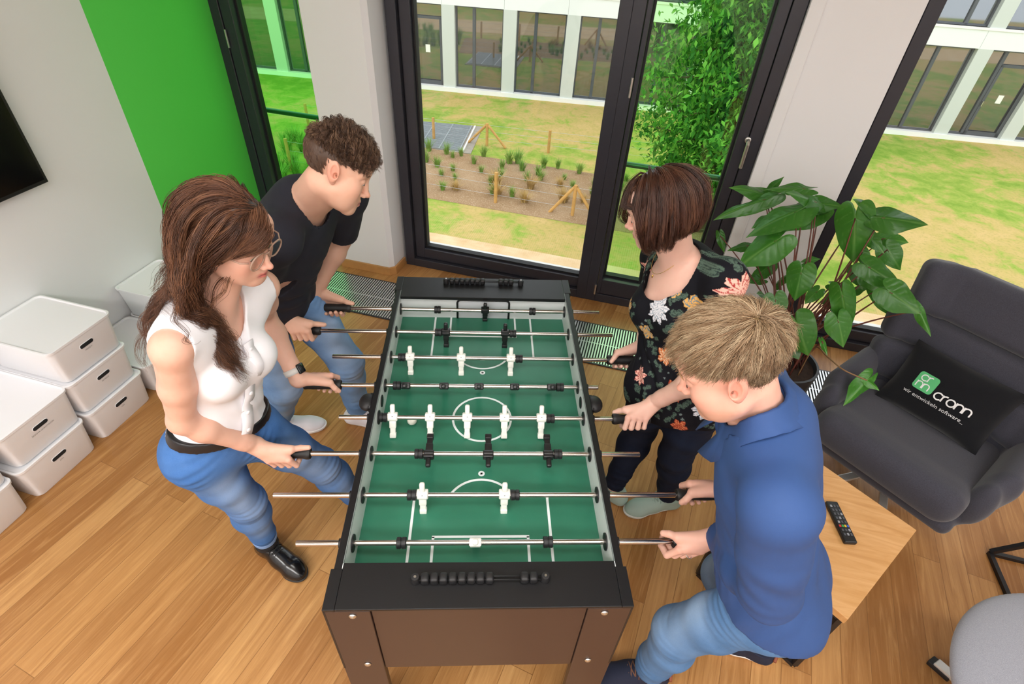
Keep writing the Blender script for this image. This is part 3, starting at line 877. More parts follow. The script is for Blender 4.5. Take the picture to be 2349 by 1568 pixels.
strokes('nn', LX - 0.028, LY - 0.030, 0.026, 0.0042, 0.0026, 'logo_lettering', M_logo_w)
strokes('cronn', LX + 0.052, LY - 0.038, 0.030, 0.0058, 0.0026, 'name_lettering', M_logo_w)
V, F = text_mesh('wir entwickeln software_', 0.0235, 0.0, 'LEFT', 1.02)
V[:, 0] += LX - 0.053; V[:, 1] += LY - 0.074
MB().add(on_pillow(V, 0.0026), F).build('slogan_lettering', M_logo_w, cu)

# grey armchair, only a corner of it in the picture
def grey_chair(loc, rz):
    r = empty('armchair', loc, rz, 'light grey felt armchair cut off at the bottom right edge of the picture', 'armchair')
    soft([(p_ell((0, 0, 0.365), (0.46, 0.46, 0.085)), 0), (p_ell((0, 0, 0.33), (0.43, 0.43, 0.06)), 0.04)], 0.009, 'seat_cushion', M_grey, r)
    soft([(p_flat((0.12, 0.36, 0.43), (0.44, -0.02, 0.44), 0.06, 0.06, 2.0, (0, 0, 1)), 0), (p_flat((0.44, -0.02, 0.46), (0.30, -0.36, 0.46), 0.06, 0.06, 2.6, (0, 0, 1)), 0.04)], 0.009, 'backrest', fabric('mauve_grey_felt', '#7b7886', '#93909d'), r)
    hub = MB(); hub.lathe([(0.045, 0.08), (0.03, 0.13), (0.024, 0.14), (0.024, 0.29)], 20, (0, 0, 0), 'z'); hub.build('swivel_column', M_alu2, r, autosm=40)
    for a in (132, 222, 312, 42):
        d = np.array((math.cos(math.radians(a)), math.sin(math.radians(a)), 0)); c = np.array((0, 0, 0.1))
        l = MB(); l.bar(c, c + d * 0.40 - (0, 0, 0.072), 0.036, 0.016); g = l.build('leg', M_alu2, r, bevel=0.003)
        f = MB(); f.bar(c + d * 0.34 - (0, 0, 0.075), c + d * 0.415 - (0, 0, 0.087), 0.041, 0.022); f.build('glide', M_rubber, g, bevel=0.003)
    return r
grey_chair((2.075, -0.315, 0), 0.0)

# wooden side tables on black frames
def oak_mat():
    k = NT('oak_veneer'); k.bsdf(rough=0.38, spec=0.4); v = k.coords(scale=(1, 9, 9))
    n = k.noise(v, 3.5, 5, 0.6, 1.0)
    k.l(k.ramp(n.outputs[0], [(0.3, lin('#d9a873')), (0.55, lin('#cb985f')), (0.75, lin('#bd884f'))]), k.b.inputs['Base Color']); return k.m
M_oak = oak_mat(); M_bsteel = plain('black_steel', '#17171a', 0.45)
def side_table(pts, z, label, shift=(0, 0)):
    """pts: four corners of the top, counter-clockwise"""
    P = [np.array(p, float) for p in pts]; c = sum(P) / 4
    r = empty('side_table', (c[0], c[1], 0), 0, label, 'side table')
    q = [p - c for p in P]
    MB().prism([tuple(p) for p in q], z - 0.032, z).build('table_top', M_oak, r, bevel=0.002)
    f = MB(); w = 0.018
    s = np.array(shift)
    ins = [p * 0.93 + s for p in q]
    top = [np.array((*(p * 0.93), z - 0.042)) for p in q]
    for i in range(4):
        j = (i + 1) % 4
        f.bar((*ins[i], w / 2), (*ins[j], w / 2), w, w)
        f.bar(top[i], top[j], w, w)
    for i in (0, 3):
        f.bar((*ins[i], w), top[i], w, w)
    f.bar((*ins[1], w), top[0], w, w); f.bar((*ins[2], w), top[3], w, w)
    f.build('frame', M_bsteel, r)
    return r
B_, C_ = np.array((1.602, 0.226)), np.array((1.289, -0.198))
vd = np.array((-0.805, 0.594)) * 0.47
side_table([C_, B_, B_ + vd, C_ + vd], 0.45, 'light oak side table on black steel frame, behind the man in the blue shirt')
b0 = np.array((2.47, 0.14))
side_table([b0, b0 + (0.43, 0.0), b0 + (0.43, 0.43), b0 + (0, 0.43)], 0.45, 'second side table, only its black floor frame showing at the right picture edge', shift=(-0.282, 0.015))

# remote control
M_remote = plain('remote_black', '#17181b', 0.4); M_key = plain('remote_key', '#3b3d42', 0.5)
ra = math.atan2(0.07 - 0.157, 1.337 - 1.316)
rm = empty('remote_control', (1.326, 0.168, 0.4505), math.radians(-76), 'black remote control lying on the oak side table', 'remote control')
m = MB(); m.add(*rbox((0, 0, 0.009), (0.17, 0.046, 0.018), 0.006)); m.build('body', M_remote, rm, smooth=True)
kc = {(5, 0): '#c03030', (5, 1): '#3c9a50', (5, 2): '#d4b030', (5, 3): '#3a60c0'}
kms = {}
for i in range(8):
    for j in range(4 if i == 5 else 3):
        y = (j - 1) * 0.012 if i != 5 else (j - 1.5) * 0.0095
        hx = kc.get((i, j), '#8a8d94' if (i + j) % 4 == 0 else '#4a4c52')
        if hx not in kms: kms[hx] = plain('remote_key', hx, 0.5)
        b = MB(); b.add(*rbox((-0.062 + 0.0165 * i, y, 0.0185), (0.009, 0.0075, 0.003), 0.001)); b.build('button', kms[hx], rm, smooth=True)
# ---------------------------------------------------------------- outside: courtyard one storey below
GZ = -3.5
rnd = random.Random(7)
def lawn_mat():
    k = NT('dry_lawn'); k.bsdf(rough=0.9, spec=0.1); v = k.coords()
    n1 = k.noise(v, 0.22, 5, 0.6, 0.6); n2 = k.noise(v, 1.6, 5, 0.7, 0.4); n3 = k.noise(v, 14, 3, 0.7)
    a = k.n('Math', operation='MULTIPLY_ADD'); a.inputs[1].default_value = 0.45
    k.l(n2.outputs[0], a.inputs[0])
    h = k.n('Math', operation='MULTIPLY'); h.inputs[1].default_value = 0.55; k.l(n1.outputs[0], h.inputs[0]); k.l(h.outputs[0], a.inputs[2])
    c = k.ramp(a.outputs[0], [(0.40, lin('#789a38')), (0.47, lin('#96a94c')), (0.53, lin('#bca867')), (0.62, lin('#c9ad74'))])
    c = k.mix(c, lin('#5f8430'), k.ramp(n3.outputs[0], [(0.5, (0, 0, 0, 1)), (0.8, (0.5, 0.5, 0.5, 1))]))
    k.l(c, k.b.inputs['Base Color']); return k.m
def soil_mat():
    k = NT('mulch_soil'); k.bsdf(rough=0.95, spec=0.1); v = k.coords()
    n = k.noise(v, 1.2, 4, 0.6); g = k.noise(v, 40, 3, 0.8)
    c = k.ramp(n.outputs[0], [(0.35, lin('#96795a')), (0.65, lin('#a98e70'))])
    c = k.mix(c, lin('#d3c1a6'), k.ramp(g.outputs[0], [(0.55, (0, 0, 0, 1)), (0.7, (0.8, 0.8, 0.8, 1))]))
    c = k.mix(c, lin('#6d5238'), k.ramp(g.outputs[0], [(0.3, (0.7, 0.7, 0.7, 1)), (0.42, (0, 0, 0, 1))]))
    k.l(c, k.b.inputs['Base Color']); return k.m
def path_mat():
    k = NT('pale_gravel'); k.bsdf(rough=0.9, spec=0.1); v = k.coords()
    n = k.noise(v, 2, 4, 0.6); g = k.noise(v, 60, 2, 0.7)
    c = k.ramp(n.outputs[0], [(0.35, lin('#d2b288')), (0.65, lin('#e0c6a0'))])
    c = k.mix(c, lin('#b99c76'), k.ramp(g.outputs[0], [(0.55, (0, 0, 0, 1)), (0.75, (0.6, 0.6, 0.6, 1))]))
    k.l(c, k.b.inputs['Base Color']); return k.m
M_lawn, M_soil, M_path = lawn_mat(), soil_mat(), path_mat()
struct(MB().box((0, 22, GZ - 0.1), (90, 56, 0.2)).build('lawn', M_lawn))
struct(MB().span((-30, 5.2, GZ), (30, 8.25, GZ + 0.012)).build('path', M_path))
bed = MB()
V = []; F = []
nx, ny = 60, 12
r2 = random.Random(3)
for j in range(ny + 1):
    for i in range(nx + 1):
        x = -7.2 + 9.4 * i / nx; y = 9.75 + 2.9 * j / ny
        e = 1 if 0 < i < nx and 0 < j < ny else 0
        V.append((x, y + (0 if e else 0), GZ + 0.004 + e * (0.05 + 0.05 * r2.random())))
for j in range(ny):
    for i in range(nx):
        a = j * (nx + 1) + i; F.append((a, a + 1, a + nx + 2, a + nx + 1))
bed.add(V, F); o = bed.build('planting_bed', M_soil, smooth=True); struct(o)

# grass tufts
def tuft_mesh(seed, h, spread, n):
    r = random.Random(seed); m = MB()
    V = []; F = []
    for i in range(n):
        a = r.uniform(0, 6.283); rr = r.uniform(0, 0.05) * spread * 4; L = h * r.uniform(0.6, 1.1); lean = r.uniform(0.15, 0.9) * spread * 2.2
        bx_, by_ = rr * math.cos(a), rr * math.sin(a); w = 0.009
        dx, dy = math.cos(a), math.sin(a); k = len(V)
        for s in range(4):
            t = s / 3; o = lean * h * t * t; z = L * (t - 0.25 * t * t * lean)
            ww = w * (1 - 0.85 * t)
            V += [(bx_ + dx * o - dy * ww, by_ + dy * o + dx * ww, z), (bx_ + dx * o + dy * ww, by_ + dy * o - dx * ww, z)]
        for s in range(3): F.append((k + 2 * s, k + 2 * s + 1, k + 2 * s + 3, k + 2 * s + 2))
    m.add(V, F); return m
M_tg = plain('green_grass_blade', '#7fa645', 0.7, var=0.25, vscale=4)
M_ts = plain('straw_grass_blade', '#c0a163', 0.8, var=0.2, vscale=4)
protos = {}
def tuft(kind, x, y, s, label):
    key = kind
    if key not in protos:
        h, sp, n, mt = {'green': (0.34, 0.3, 90, M_tg), 'straw': (0.36, 0.42, 130, M_ts), 'tall': (0.55, 0.35, 150, M_tg)}[kind]
        o = tuft_mesh(hash(kind) % 97 if False else len(kind) * 7, h, sp, n).build('grass_tuft', mt)
        protos[key] = o
    else:
        o = protos[key].copy(); COL.objects.link(o)
    o.location = (x, y, GZ + (0.05 if 9.75 < y < 12.65 and -7.2 < x < 2.2 else 0.0)); o.rotation_euler = (0, 0, rnd.uniform(0, 6.28)); o.scale = (s, s, s)
    tag(o, label, 'grass', {'green': 'green grass tufts in the planting bed', 'straw': 'straw grass tufts in the planting bed', 'tall': 'tall grass tufts below the narrow window'}[kind])
gl = 'small green grass tuft growing in the brown planting bed outside'
sl = 'dry straw coloured grass tuft growing in the brown planting bed outside'
tl = 'tall green grass tuft on the lawn below the narrow window'
for row, n in ((12.45, 11), (11.9, 9), (11.4, 10), (10.85, 9), (10.3, 6)):
    for i in range(n):
        x = -5.6 + 5.6 * (i + rnd.uniform(0.15, 0.85)) / n
        if row < 11 and i > 3: continue
        tuft('green', x, row + rnd.uniform(-0.2, 0.2), rnd.uniform(0.6, 1.05) * (1.25 if row > 12.3 and rnd.random() < 0.3 else 1), gl)
for x, y, s in ((-3.1, 10.9, 1.1), (-2.25, 11.0, 1.0), (-1.35, 10.55, 1.15), (-2.9, 10.35, 1.0), (-2.2, 10.2, 0.95), (-3.9, 10.25, 0.8), (-1.6, 11.4, 0.7), (-0.7, 11.2, 0.8), (-0.9, 10.7, 0.7)):
    tuft('straw', x, y, s, sl)
tg_ = MB()
for i in range(70):
    t_ = tuft_mesh(200 + i, 0.5 * rnd.uniform(.6, 1.2), 0.35, 60); t_.xform(Matrix.Translation((rnd.uniform(-10.8, -7.3), rnd.uniform(8.5, 11.8), GZ))); tg_.add(np.concatenate(t_.v), t_.f)
tag(tg_.build('tall_grass', M_tg), 'tall green grass growing on the lawn below the narrow window', 'grass', kind='stuff')

# wire fences with wooden posts
M_post = plain('raw_pine_post', '#c99a58', 0.7, var=0.12, vscale=9)
M_wire = plain('fence_wire', '#b9bcc0', 0.4, 0.8)
def fence(n, xs, braced, h, label, slope=0.0):
    r = empty('wire_fence', (xs[0], n, GZ), 0, label, 'fence')
    for i, x in enumerate(xs):
        y = slope * (x - xs[0])
        p = MB().cyl((x - xs[0], y, 0.0), (x - xs[0], y, h), 0.04, 10).build('post', M_post, r, autosm=40)
        if i in braced:
            for s in (-1, 1):
                MB().cyl((x - xs[0] + s * 0.55, y, 0.02), (x - xs[0] + s * 0.03, y, h - 0.05), 0.035, 8).build('brace', M_post, p, autosm=40)
    w = MB(); L = xs[-1] - xs[0]
    for z in (0.25, 0.5, 0.72): w.cyl((0, 0, z * h / 0.78), (L, slope * L, z * h / 0.78), 0.0035, 5)
    w.build('wire', M_wire, r)
fence(9.98, [-8.1, -6.4, -4.62, -2.83, -1.03, 0.8, 2.2], (4,), 0.78, 'low wire fence on wooden posts along the near edge of the planting bed')
fence(12.9, [-9.4, -7.5, -5.65, -4.12, -2.38, -0.6, 1.2], (3,), 0.62, 'low wire fence on wooden posts along the far edge of the planting bed', 0.10)

# metal cover in the lawn
g = empty('shaft_cover', (-5.55, 13.6, GZ), math.radians(9), 'large grey metal grating lying in the lawn behind the planting bed', 'metal grating')
M_grate = plain('galvanised_grating', '#b3bdc4', 0.45, 0.6, var=0.1, vscale=14)
m = MB(); m.span((-1.05, -1.1, 0.0), (1.05, 1.1, 0.02)); m.build('slab_rim', plain('grey_concrete_rim', '#9c968c', 0.9, var=0.1, vscale=8), g)
m = MB()
for i in range(33): m.span((-0.95, -1.0 + 2.0 * i / 32 - 0.012, 0.021), (0.72, -1.0 + 2.0 * i / 32 + 0.012, 0.05))
for x in (-0.95, -0.4, 0.15, 0.72): m.span((x - 0.015, -1.02, 0.021), (x + 0.015, 1.02, 0.055))
m.build('bars', M_grate, g)
MB().span((0.80, -1.02, 0.021), (0.84, 1.02, 0.06)).build('edge_bar', M_sill, g)

# the building across the courtyard
FA = math.radians(7.0)
bd = empty('office_building', (-1.5, 18.55, GZ), FA, 'long white office building with tall dark windows across the courtyard', 'building')
M_fac = plain('white_facade_panel', '#eef0ee', 0.6)
M_colm = plain('grey_facade_column', '#cdd2cb', 0.6)
M_wfr = plain('window_frame_grey', '#4b5055', 0.45)
def dark_glass():
    k = NT('building_glass'); b = k.bsdf(lin('#3b4245'), 0.03, 0, 1.0, **{'IOR': 2.1}); return k.m
M_bglass = dark_glass()
M_paper = plain('paper_notice', '#f4f4ea', 0.8)
M_seam = plain('panel_joint', '#b9bcba', 0.7)
S0, ST, CW = -1.56, 2.045, 0.43
Z0, Z1, Z2 = 0.14, 2.62, 3.15          # foot, lintel, upper sill above ground
MB().span((-18, -0.06, 0), (20, 0.6, Z0)).build('plinth', M_sill, bd)
MB().span((-18, 0.0, Z1), (20, 0.6, Z2)).build('facade_band', M_fac, bd)
MB().span((-18, -0.03, Z2 - 0.045), (20, 0.0, Z2 + 0.02)).build('facade_band_sill', M_sill, bd)
MB().span((-18, 0.0, Z2 + 2.5), (20, 0.6, Z2 + 3.2)).build('facade_band', M_fac, bd)
sm = MB()
for k in range(-7, 9): sm.span((S0 + k * ST + 0.01, -0.0012, Z1 + 0.01), (S0 + k * ST + 0.022, 0.0012, Z2 - 0.05))
sm.build('panel_joints', M_seam, bd)
def pane_window(x0, x1, z0, z1, mull, door=False, side=1, sheet=False):
    y = 0.16
    f = MB(); w = 0.05
    f.span((x0, y, z0), (x0 + w, y + 0.09, z1)); f.span((x1 - w, y, z0), (x1, y + 0.09, z1)); f.span((x0, y, z0), (x1, y + 0.09, z0 + w)); f.span((x0, y, z1 - w), (x1, y + 0.09, z1))
    f.span((mull - 0.05, y, z0), (mull + 0.05, y + 0.09, z1))
    o = f.build('building_door' if door else 'building_window', M_wfr, bd)
    MB().span((x0 + 0.01, y + 0.05, z0 + 0.01), (x1 - 0.01, y + 0.07, z1 - 0.01)).build('pane', M_bglass, o)
    if door:
        a, b = (mull, x1)
        l = MB(); q = y - 0.015
        l.span((a + 0.04, q, z0 + 0.02), (a + 0.12, q + 0.02, z1 - 0.4)); l.span((b - 0.12, q, z0 + 0.02), (b - 0.04, q + 0.02, z1 - 0.4)); l.span((a + 0.04, q, z0 + 0.02), (b - 0.04, q + 0.02, z0 + 0.14)); l.span((a + 0.04, q, z1 - 0.46), (b - 0.04, q + 0.02, z1 - 0.38))
        l.build('leaf_frame', M_wfr, o)
        MB().cyl((a + 0.08, q - 0.03, z0 + 0.9), (a + 0.08, q - 0.03, z0 + 1.05), 0.02, 8).build('handle', M_steel, o)
        MB().span(((a + b) / 2 - 0.08, y + 0.046, z0 + 1.0), ((a + b) / 2 + 0.08, y + 0.049, z0 + 1.24)).build('paper_notice', M_paper, o)
for k in range(-7, 10):
    x0 = S0 + k * ST; x1 = x0 + CW
    MB().span((x0, 0.0, Z0), (x1, 0.5, Z1)).build('column', M_colm, bd)
    MB().span((x0, 0.0, Z2 + 0.02), (x1, 0.5, Z2 + 2.5)).build('column', M_colm, bd)
    a, b = x1, x0 + ST
    door = k in (-3, 6)
    mu = a + (0.62 if not door else 0.5)
    pane_window(a, b, Z0, Z1, mu, door)
    pane_window(a, b, Z2 + 0.02, Z2 + 2.5, a + 1.0)
MB().span((-18, 0.52, 0), (20, 6.0, 6.4)).build('building_core', plain('dark_interior', '#2c3033', 0.9), bd)
# high tables with yellow stands behind and in front of the panes are only hinted at in the photo: left to the dark glass

# the leafy tree
def tree(x, y, label):
    r = empty('broadleaf_tree', (x, y, GZ), 0, label, 'tree')
    M_bark = plain('tree_bark', '#6b5a48', 0.9, var=0.25, vscale=12)
    k = NT('tree_leaf'); k.bsdf(rough=0.55, spec=0.3)
    at = k.n('Attribute'); at.attribute_name = 'col'; k.l(at.outputs['Color'], k.b.inputs['Base Color'])
    tl_ = k.n('BsdfTranslucent'); k.l(at.outputs['Color'], tl_.inputs[0]); mx = k.n('MixShader'); mx.inputs[0].default_value = 0.35
    k.l(k.b.outputs[0], mx.inputs[1]); k.l(tl_.outputs[0], mx.inputs[2]); k.l(mx.outputs[0], k.out.inputs[0])
    rg = np.random.default_rng(5)
    t = MB(); t.tube([(0, 0, 0), (0.05, 0.02, 1.2), (-0.04, 0.05, 2.6), (0.03, 0, 4.4)], [0.14, 0.11, 0.085, 0.03], 10); t.build('trunk', M_bark, r, smooth=True)
    b = MB(); cents = []
    for i in range(60):
        z = 0.75 + 4.6 * (i + 0.5) / 60; a = i * 2.399; L = (1.62 if z < 3.4 else 1.62 - 0.28 * (z - 3.4)) * rg.uniform(0.6, 1.05) * min(1, 0.62 + 0.3 * z)
        e = np.array((L * math.cos(a), L * math.sin(a), z + 0.25 * L))
        b.tube([(0.0, 0, z - 0.1), e * (0.5, 0.5, 1) + (0, 0, 0.05), e], [0.03, 0.02, 0.008], 6)
        for q in np.linspace(0.3, 1.05, 6): cents.append((e * (q, q, 1) + (0, 0, 0.1 * q), 0.30))
    b.build('branches', M_bark, r, smooth=True)
    N = 26000
    c = np.array([q[0] for q in cents])[rg.integers(0, len(cents), N)] + rg.normal(0, 0.19, (N, 3))
    c[:, 2] -= np.abs(rg.normal(0, 0.06, N))
    th = rg.uniform(0, 6.283, N); tilt = rg.normal(0.75, 0.45, N); s = rg.uniform(0.045, 0.078, N)
    d = np.stack([np.cos(th) * np.cos(tilt), np.sin(th) * np.cos(tilt), -np.sin(tilt)], 1)
    w = np.stack([-np.sin(th), np.cos(th), rg.normal(0, 0.35, N)], 1); w /= np.linalg.norm(w, axis=1)[:, None]
    nn = np.cross(d, w)
    V = np.stack([c - d * s[:, None], c + w * (s * 0.55)[:, None] + nn * (s * 0.18)[:, None], c + d * (s * 1.15)[:, None], c - w * (s * 0.55)[:, None] + nn * (s * 0.18)[:, None]], 1).reshape(-1, 3)
    base = np.array([lin('#4f8a38')[:3], lin('#6fa948')[:3], lin('#3c7330')[:3], lin('#8fbf5c')[:3]])
    cc = base[rg.integers(0, 4, N)] * rg.uniform(0.8, 1.2, (N, 1))
    m = MB(); ar = np.arange(N) * 4
    F = np.concatenate([np.stack([ar, ar + 1, ar + 2], 1), np.stack([ar, ar + 2, ar + 3], 1)])
    m.add(V, F.tolist()); o = m.build('foliage', k.m, r, colors=np.repeat(cc, 4, 0))
tree(1.72, 10.3, 'dense leafy green tree standing outside in front of the balcony door')
# ---------------------------------------------------------------- people
def nv(v):
    v = np.array(v, float); return v / (np.linalg.norm(v) + 1e-12)
SK = {
'W1': {'top': (-0.564, -0.153, 1.639), 'ear': (-0.599, -0.203, 1.524), 'nose': (-0.490, -0.199, 1.501), 'neck': (-0.694, -0.157, 1.349), 'shR': (-0.705, -0.334, 1.343), 'shL': (-0.622, -0.008, 1.289), 'elR': (-0.776, -0.318, 1.085), 'elL': (-0.715, 0.149, 1.074), 'hipR': (-0.832, -0.268, 0.880), 'hipL': (-0.722, -0.140, 0.847), 'knR': (-0.821, -0.162, 0.485), 'knL': (-0.605, 0.003, 0.476), 'anR': (-0.860, -0.095, 0.098), 'anL': (-0.502, 0.085, 0.101), 'toeR': (-0.720, -0.194, 0.024), 'toeL': (-0.390, 0.207, 0.028)},
'M1': {'top': (-0.355, 0.222, 1.660), 'ear': (-0.432, 0.211, 1.543), 'nose': (-0.329, 0.190, 1.489), 'neck': (-0.564, 0.324, 1.401), 'shR': (-0.612, 0.148, 1.352), 'shL': (-0.475, 0.476, 1.345), 'elR': (-0.761, 0.262, 1.126), 'elL': (-0.555, 0.601, 1.103), 'hipR': (-0.855, 0.375, 0.915), 'hipL': (-0.765, 0.526, 0.922), 'knR': (-0.855, 0.421, 0.476), 'knL': (-0.612, 0.555, 0.495), 'anR': (-1.000, 0.567, 0.102), 'anL': (-0.628, 0.638, 0.087), 'toeR': (-0.835, 0.600, 0.020), 'toeL': (-0.447, 0.605, 0.030)},
'W2': {'top': (0.440, 0.165, 1.640), 'ear': (0.478, 0.115, 1.520), 'nose': (0.370, 0.129, 1.494), 'neck': (0.612, 0.165, 1.318), 'shR': (0.604, 0.323, 1.219), 'shL': (0.698, 0.011, 1.337), 'elR': (0.661, 0.446, 0.965), 'elL': (0.659, -0.140, 1.092), 'hipR': (0.617, 0.078, 0.837), 'hipL': (0.754, -0.011, 0.860), 'knR': (0.672, 0.211, 0.460), 'knL': (0.780, 0.066, 0.470), 'anR': (0.613, 0.183, 0.088), 'anL': (0.851, 0.131, 0.091), 'toeR': (0.480, 0.289, 0.023), 'toeL': (0.683, 0.102, 0.030)},
'M2': {'top': (0.410, -0.570, 1.682), 'ear': (0.435, -0.642, 1.542), 'nose': (0.333, -0.612, 1.532), 'neck': (0.568, -0.548, 1.383), 'shR': (0.632, -0.393, 1.312), 'shL': (0.533, -0.748, 1.348), 'elR': (0.747, -0.233, 1.087), 'elL': (0.600, -0.778, 1.085), 'hipR': (0.765, -0.588, 0.855), 'hipL': (0.685, -0.722, 0.875), 'knR': (0.815, -0.435, 0.463), 'knL': (0.599, -0.616, 0.481), 'anR': (1.024, -0.501, 0.105), 'anL': (0.604, -0.582, 0.085), 'toeR': (0.890, -0.447, 0.012), 'toeL': (0.425, -0.579, 0.029)},
}
# hands: side, rod, x of the middle of the grip, direction of the back of the hand, +1 = table lies towards +x, slant of the palm
HD = {'W1R': ('R', 6, -.606, (0, -.9, .35), 1, .75, .012, 'top'), 'W1L': ('L', 4, -.553, (0, .35, .93), 1, .75, .012, 'cross'), 'M1R': ('R', 2, -.694, (0, -.8, .6), 1, .7, .006, 'top'), 'M1L': ('L', 1, -.612, (0, .92, .2), 1, .6, .004, 'top'),
      'W2R': ('R', 3, .540, (0, .85, .45), -1, .6, .006, 'cross'), 'W2L': ('L', 5, .512, (0, -.5, .86), -1, .75, .006, 'short'), 'M2R': ('R', 7, .645, (0, .5, .86), -1, .75, .008, 'cross'), 'M2L': ('L', 8, .563, (0, -.9, .42), -1, .95, .024, 'short')}
THUMB = {'top': ((.036, -50, .0345), (.060, -68, .0265), (.082, -78, .0235)), 'cross': ((.034, -56, .0345), (.050, -92, .0275), (.060, -124, .0245)), 'short': ((.034, -52, .0345), (.052, -78, .027), (.066, -98, .0235))}
def hand(n, p, s=1.0):
    side, rod, x, d0, bs, mix, sl, tk = HD[n]
    b = np.array([bs, 0, 0.0]); d0 = nv(d0)
    w = np.cross(b, d0) if side == 'R' else np.cross(d0, b)
    c = np.array([x, (4.5 - rod) * D, ZR]) - p
    def q(t, ang, R):
        a = math.radians(ang); return c + b * t + R * (math.cos(a) * d0 + math.sin(a) * w)
    m = nv(w * .62 + b * mix)
    wr = c + .034 * d0 - .088 * s * m + .004 * d0
    P = []
    fl = [1.0, 1.06, 1.0, .86]; sx = [.033, .0115, -.0105, -.0315]; rd = [.0092, .0096, .0090, .0080]
    mc = []
    for i in range(4):
        k = fl[i]
        a0 = [4, 0, 2, 8][i]
        st_ = 1 - min(sl, .04) * 6; M = q(sx[i] * .92, a0, .035); A1 = q(sx[i] + sl, a0 + 66 * k * st_, .0355); B1 = q(sx[i] + sl * 1.25, a0 + (66 * st_ + 62) * k, .0275); C1 = q(sx[i] * .97 + sl * 1.1, a0 + (66 * st_ + 108) * k, .0255)
        mc.append(M); r = rd[i] * s
        P += [(p_cone(M, A1, r * 1.14, r * 1.02), .004), (p_cone(A1, B1, r * 1.03, r * .93), .002), (p_cone(B1, C1, r * .95, r * .82), .002)]
    palm = []
    for i in range(4):
        st = wr + (mc[i] - np.mean(mc, 0)) * .42
        palm.append((p_cone(st, mc[i] - d0 * .003, .0145 * s, .0118 * s), .016))
    rad = nv(mc[0] - mc[3])
    # thumb from the side of the palm near its base
    t0 = wr + m * .022 + rad * .016 - d0 * .006
    t1, t2, t3 = (q(*v) for v in THUMB[tk])
    th = [(p_cone(t0, t1, .0150 * s, .0118 * s), .014), (p_cone(t1, t2, .0112 * s, .0102 * s), .003), (p_cone(t2, t3, .0102 * s, .0086 * s), .002)]
    palm.append((p_cone(wr + m * .03 - d0 * .004, t1, .014 * s, .010 * s), .016))      # web
    tips = [(t3 + nv(np.cross(b, np.cross(t3 - c, b))) * .0062 * s, nv(t3 - t2), nv(np.cross(b, np.cross(t3 - c, b))), .0052 * s)]
    return dict(prims=palm + th + P, wrist=wr, c=c, mc=mc, m=m, d0=d0, tips=tips, pinky=mc[3], ring=(q(sx[2] + sl * .5, 38, .0362), nv(q(sx[2] + sl, 66, .0355) - mc[2])))

def head_prims(O, R, s, sex, jaw=1.0):
    L = lambda v: O + R @ (np.array(v, float) * s)
    C = lambda a, b, ra, rb: p_cone(L(a), L(b), ra * s, rb * s)
    E = lambda c, r, Q=None: p_ell(L(c), np.array(r) * s, R if Q is None else R @ Q)
    P = [(E((-.012, 0, .038), (.096, .075, .080)), 0), (E((.030, 0, -.022), (.056, .060, .080)), .03)]
    jw = .044 * jaw
    for y in (-1, 1):
        P += [(C((.008, y * jw * 1.12, -.055), (.07, y * .016, -.099), .020, .017), .03), (E((.054, y * .041, -.024), (.026, .021, .022)), .022), (E((.043, y * .037, -.056), (.034, .0235, .038)), .035),
              (C((.084, y * .012, .018), (.066, y * .047, .021), .0085, .007), .014)]
    P += [(E((.076, 0, -.101), (.017, .021, .015)), .018), (E((.072, 0, -.066), (.024, .029, .026)), .02), (E((.062, 0, .052), (.032, .055, .036)), .03)]
    nl = 1.0 if sex == 'm' else .92
    P += [(C((.087, 0, .014), (.104 * (.99 + .01 * nl), 0, -.034), .0065 * nl, .0092 * nl), .012), (E((.110, 0, -.037), (.0105 * nl, .0098 * nl, .0088 * nl)), .006)]
    for y in (-1, 1): P.append((E((.099, y * .0115 * nl, -.0415), (.0095, .0068, .0068)), .005))
    carve = []
    for y in (-1, 1): carve.append((E((.100, y * .031, .003), (.0155, .019, .0115)), .014))
    for y in (-1, 1): carve.append((E((.1015, y * .0062, -.0475), (.0035, .0028, .0035)), .002))
    lips = []
    for y in (-1, 1):
        lips += [(C((.0955, y * .004, -.0655), (.081, y * .023, -.0705), .0056, .0028), .004), (C((.0945, 0, -.0765), (.081, y * .021, -.0715), .0066, .003), .004)]
        lips += [(E((.0742, y * .031, .0018), (.0136, .0150, .0128)), .003)]       # lids
    cut = [(C((.105, y * .0, -.0713), (.086, y * .023, -.0716), .0016, .001), .001) for y in (-1, 1)]
    for y in (-1, 1): cut.append((C((.0890, y * .031 - .009, -.0052), (.0890, y * .031 + .009, -.0052), .0014, .0014), .001))
    Q = lambda y: np.array(Matrix.Rotation(math.radians(18 * y), 3, 'Z') @ Matrix.Rotation(math.radians(-14), 3, 'Y'))
    ears = []; ecut = []
    for y in (-1, 1):
        ears.append((E((-.010, y * .0785, .002), (.0185, .0085, .031), Q(y)), .008)); ears.append((E((-.002, y * .074, -.026), (.009, .006, .010)), .006))
        ecut.append((E((-.007, y * .0872, .004), (.0115, .0058, .0205), Q(y)), .003)); ecut.append((E((-.001, y * .083, -.006), (.006, .0075, .008)), .003))
    return P, carve, lips + ears, cut + ecut

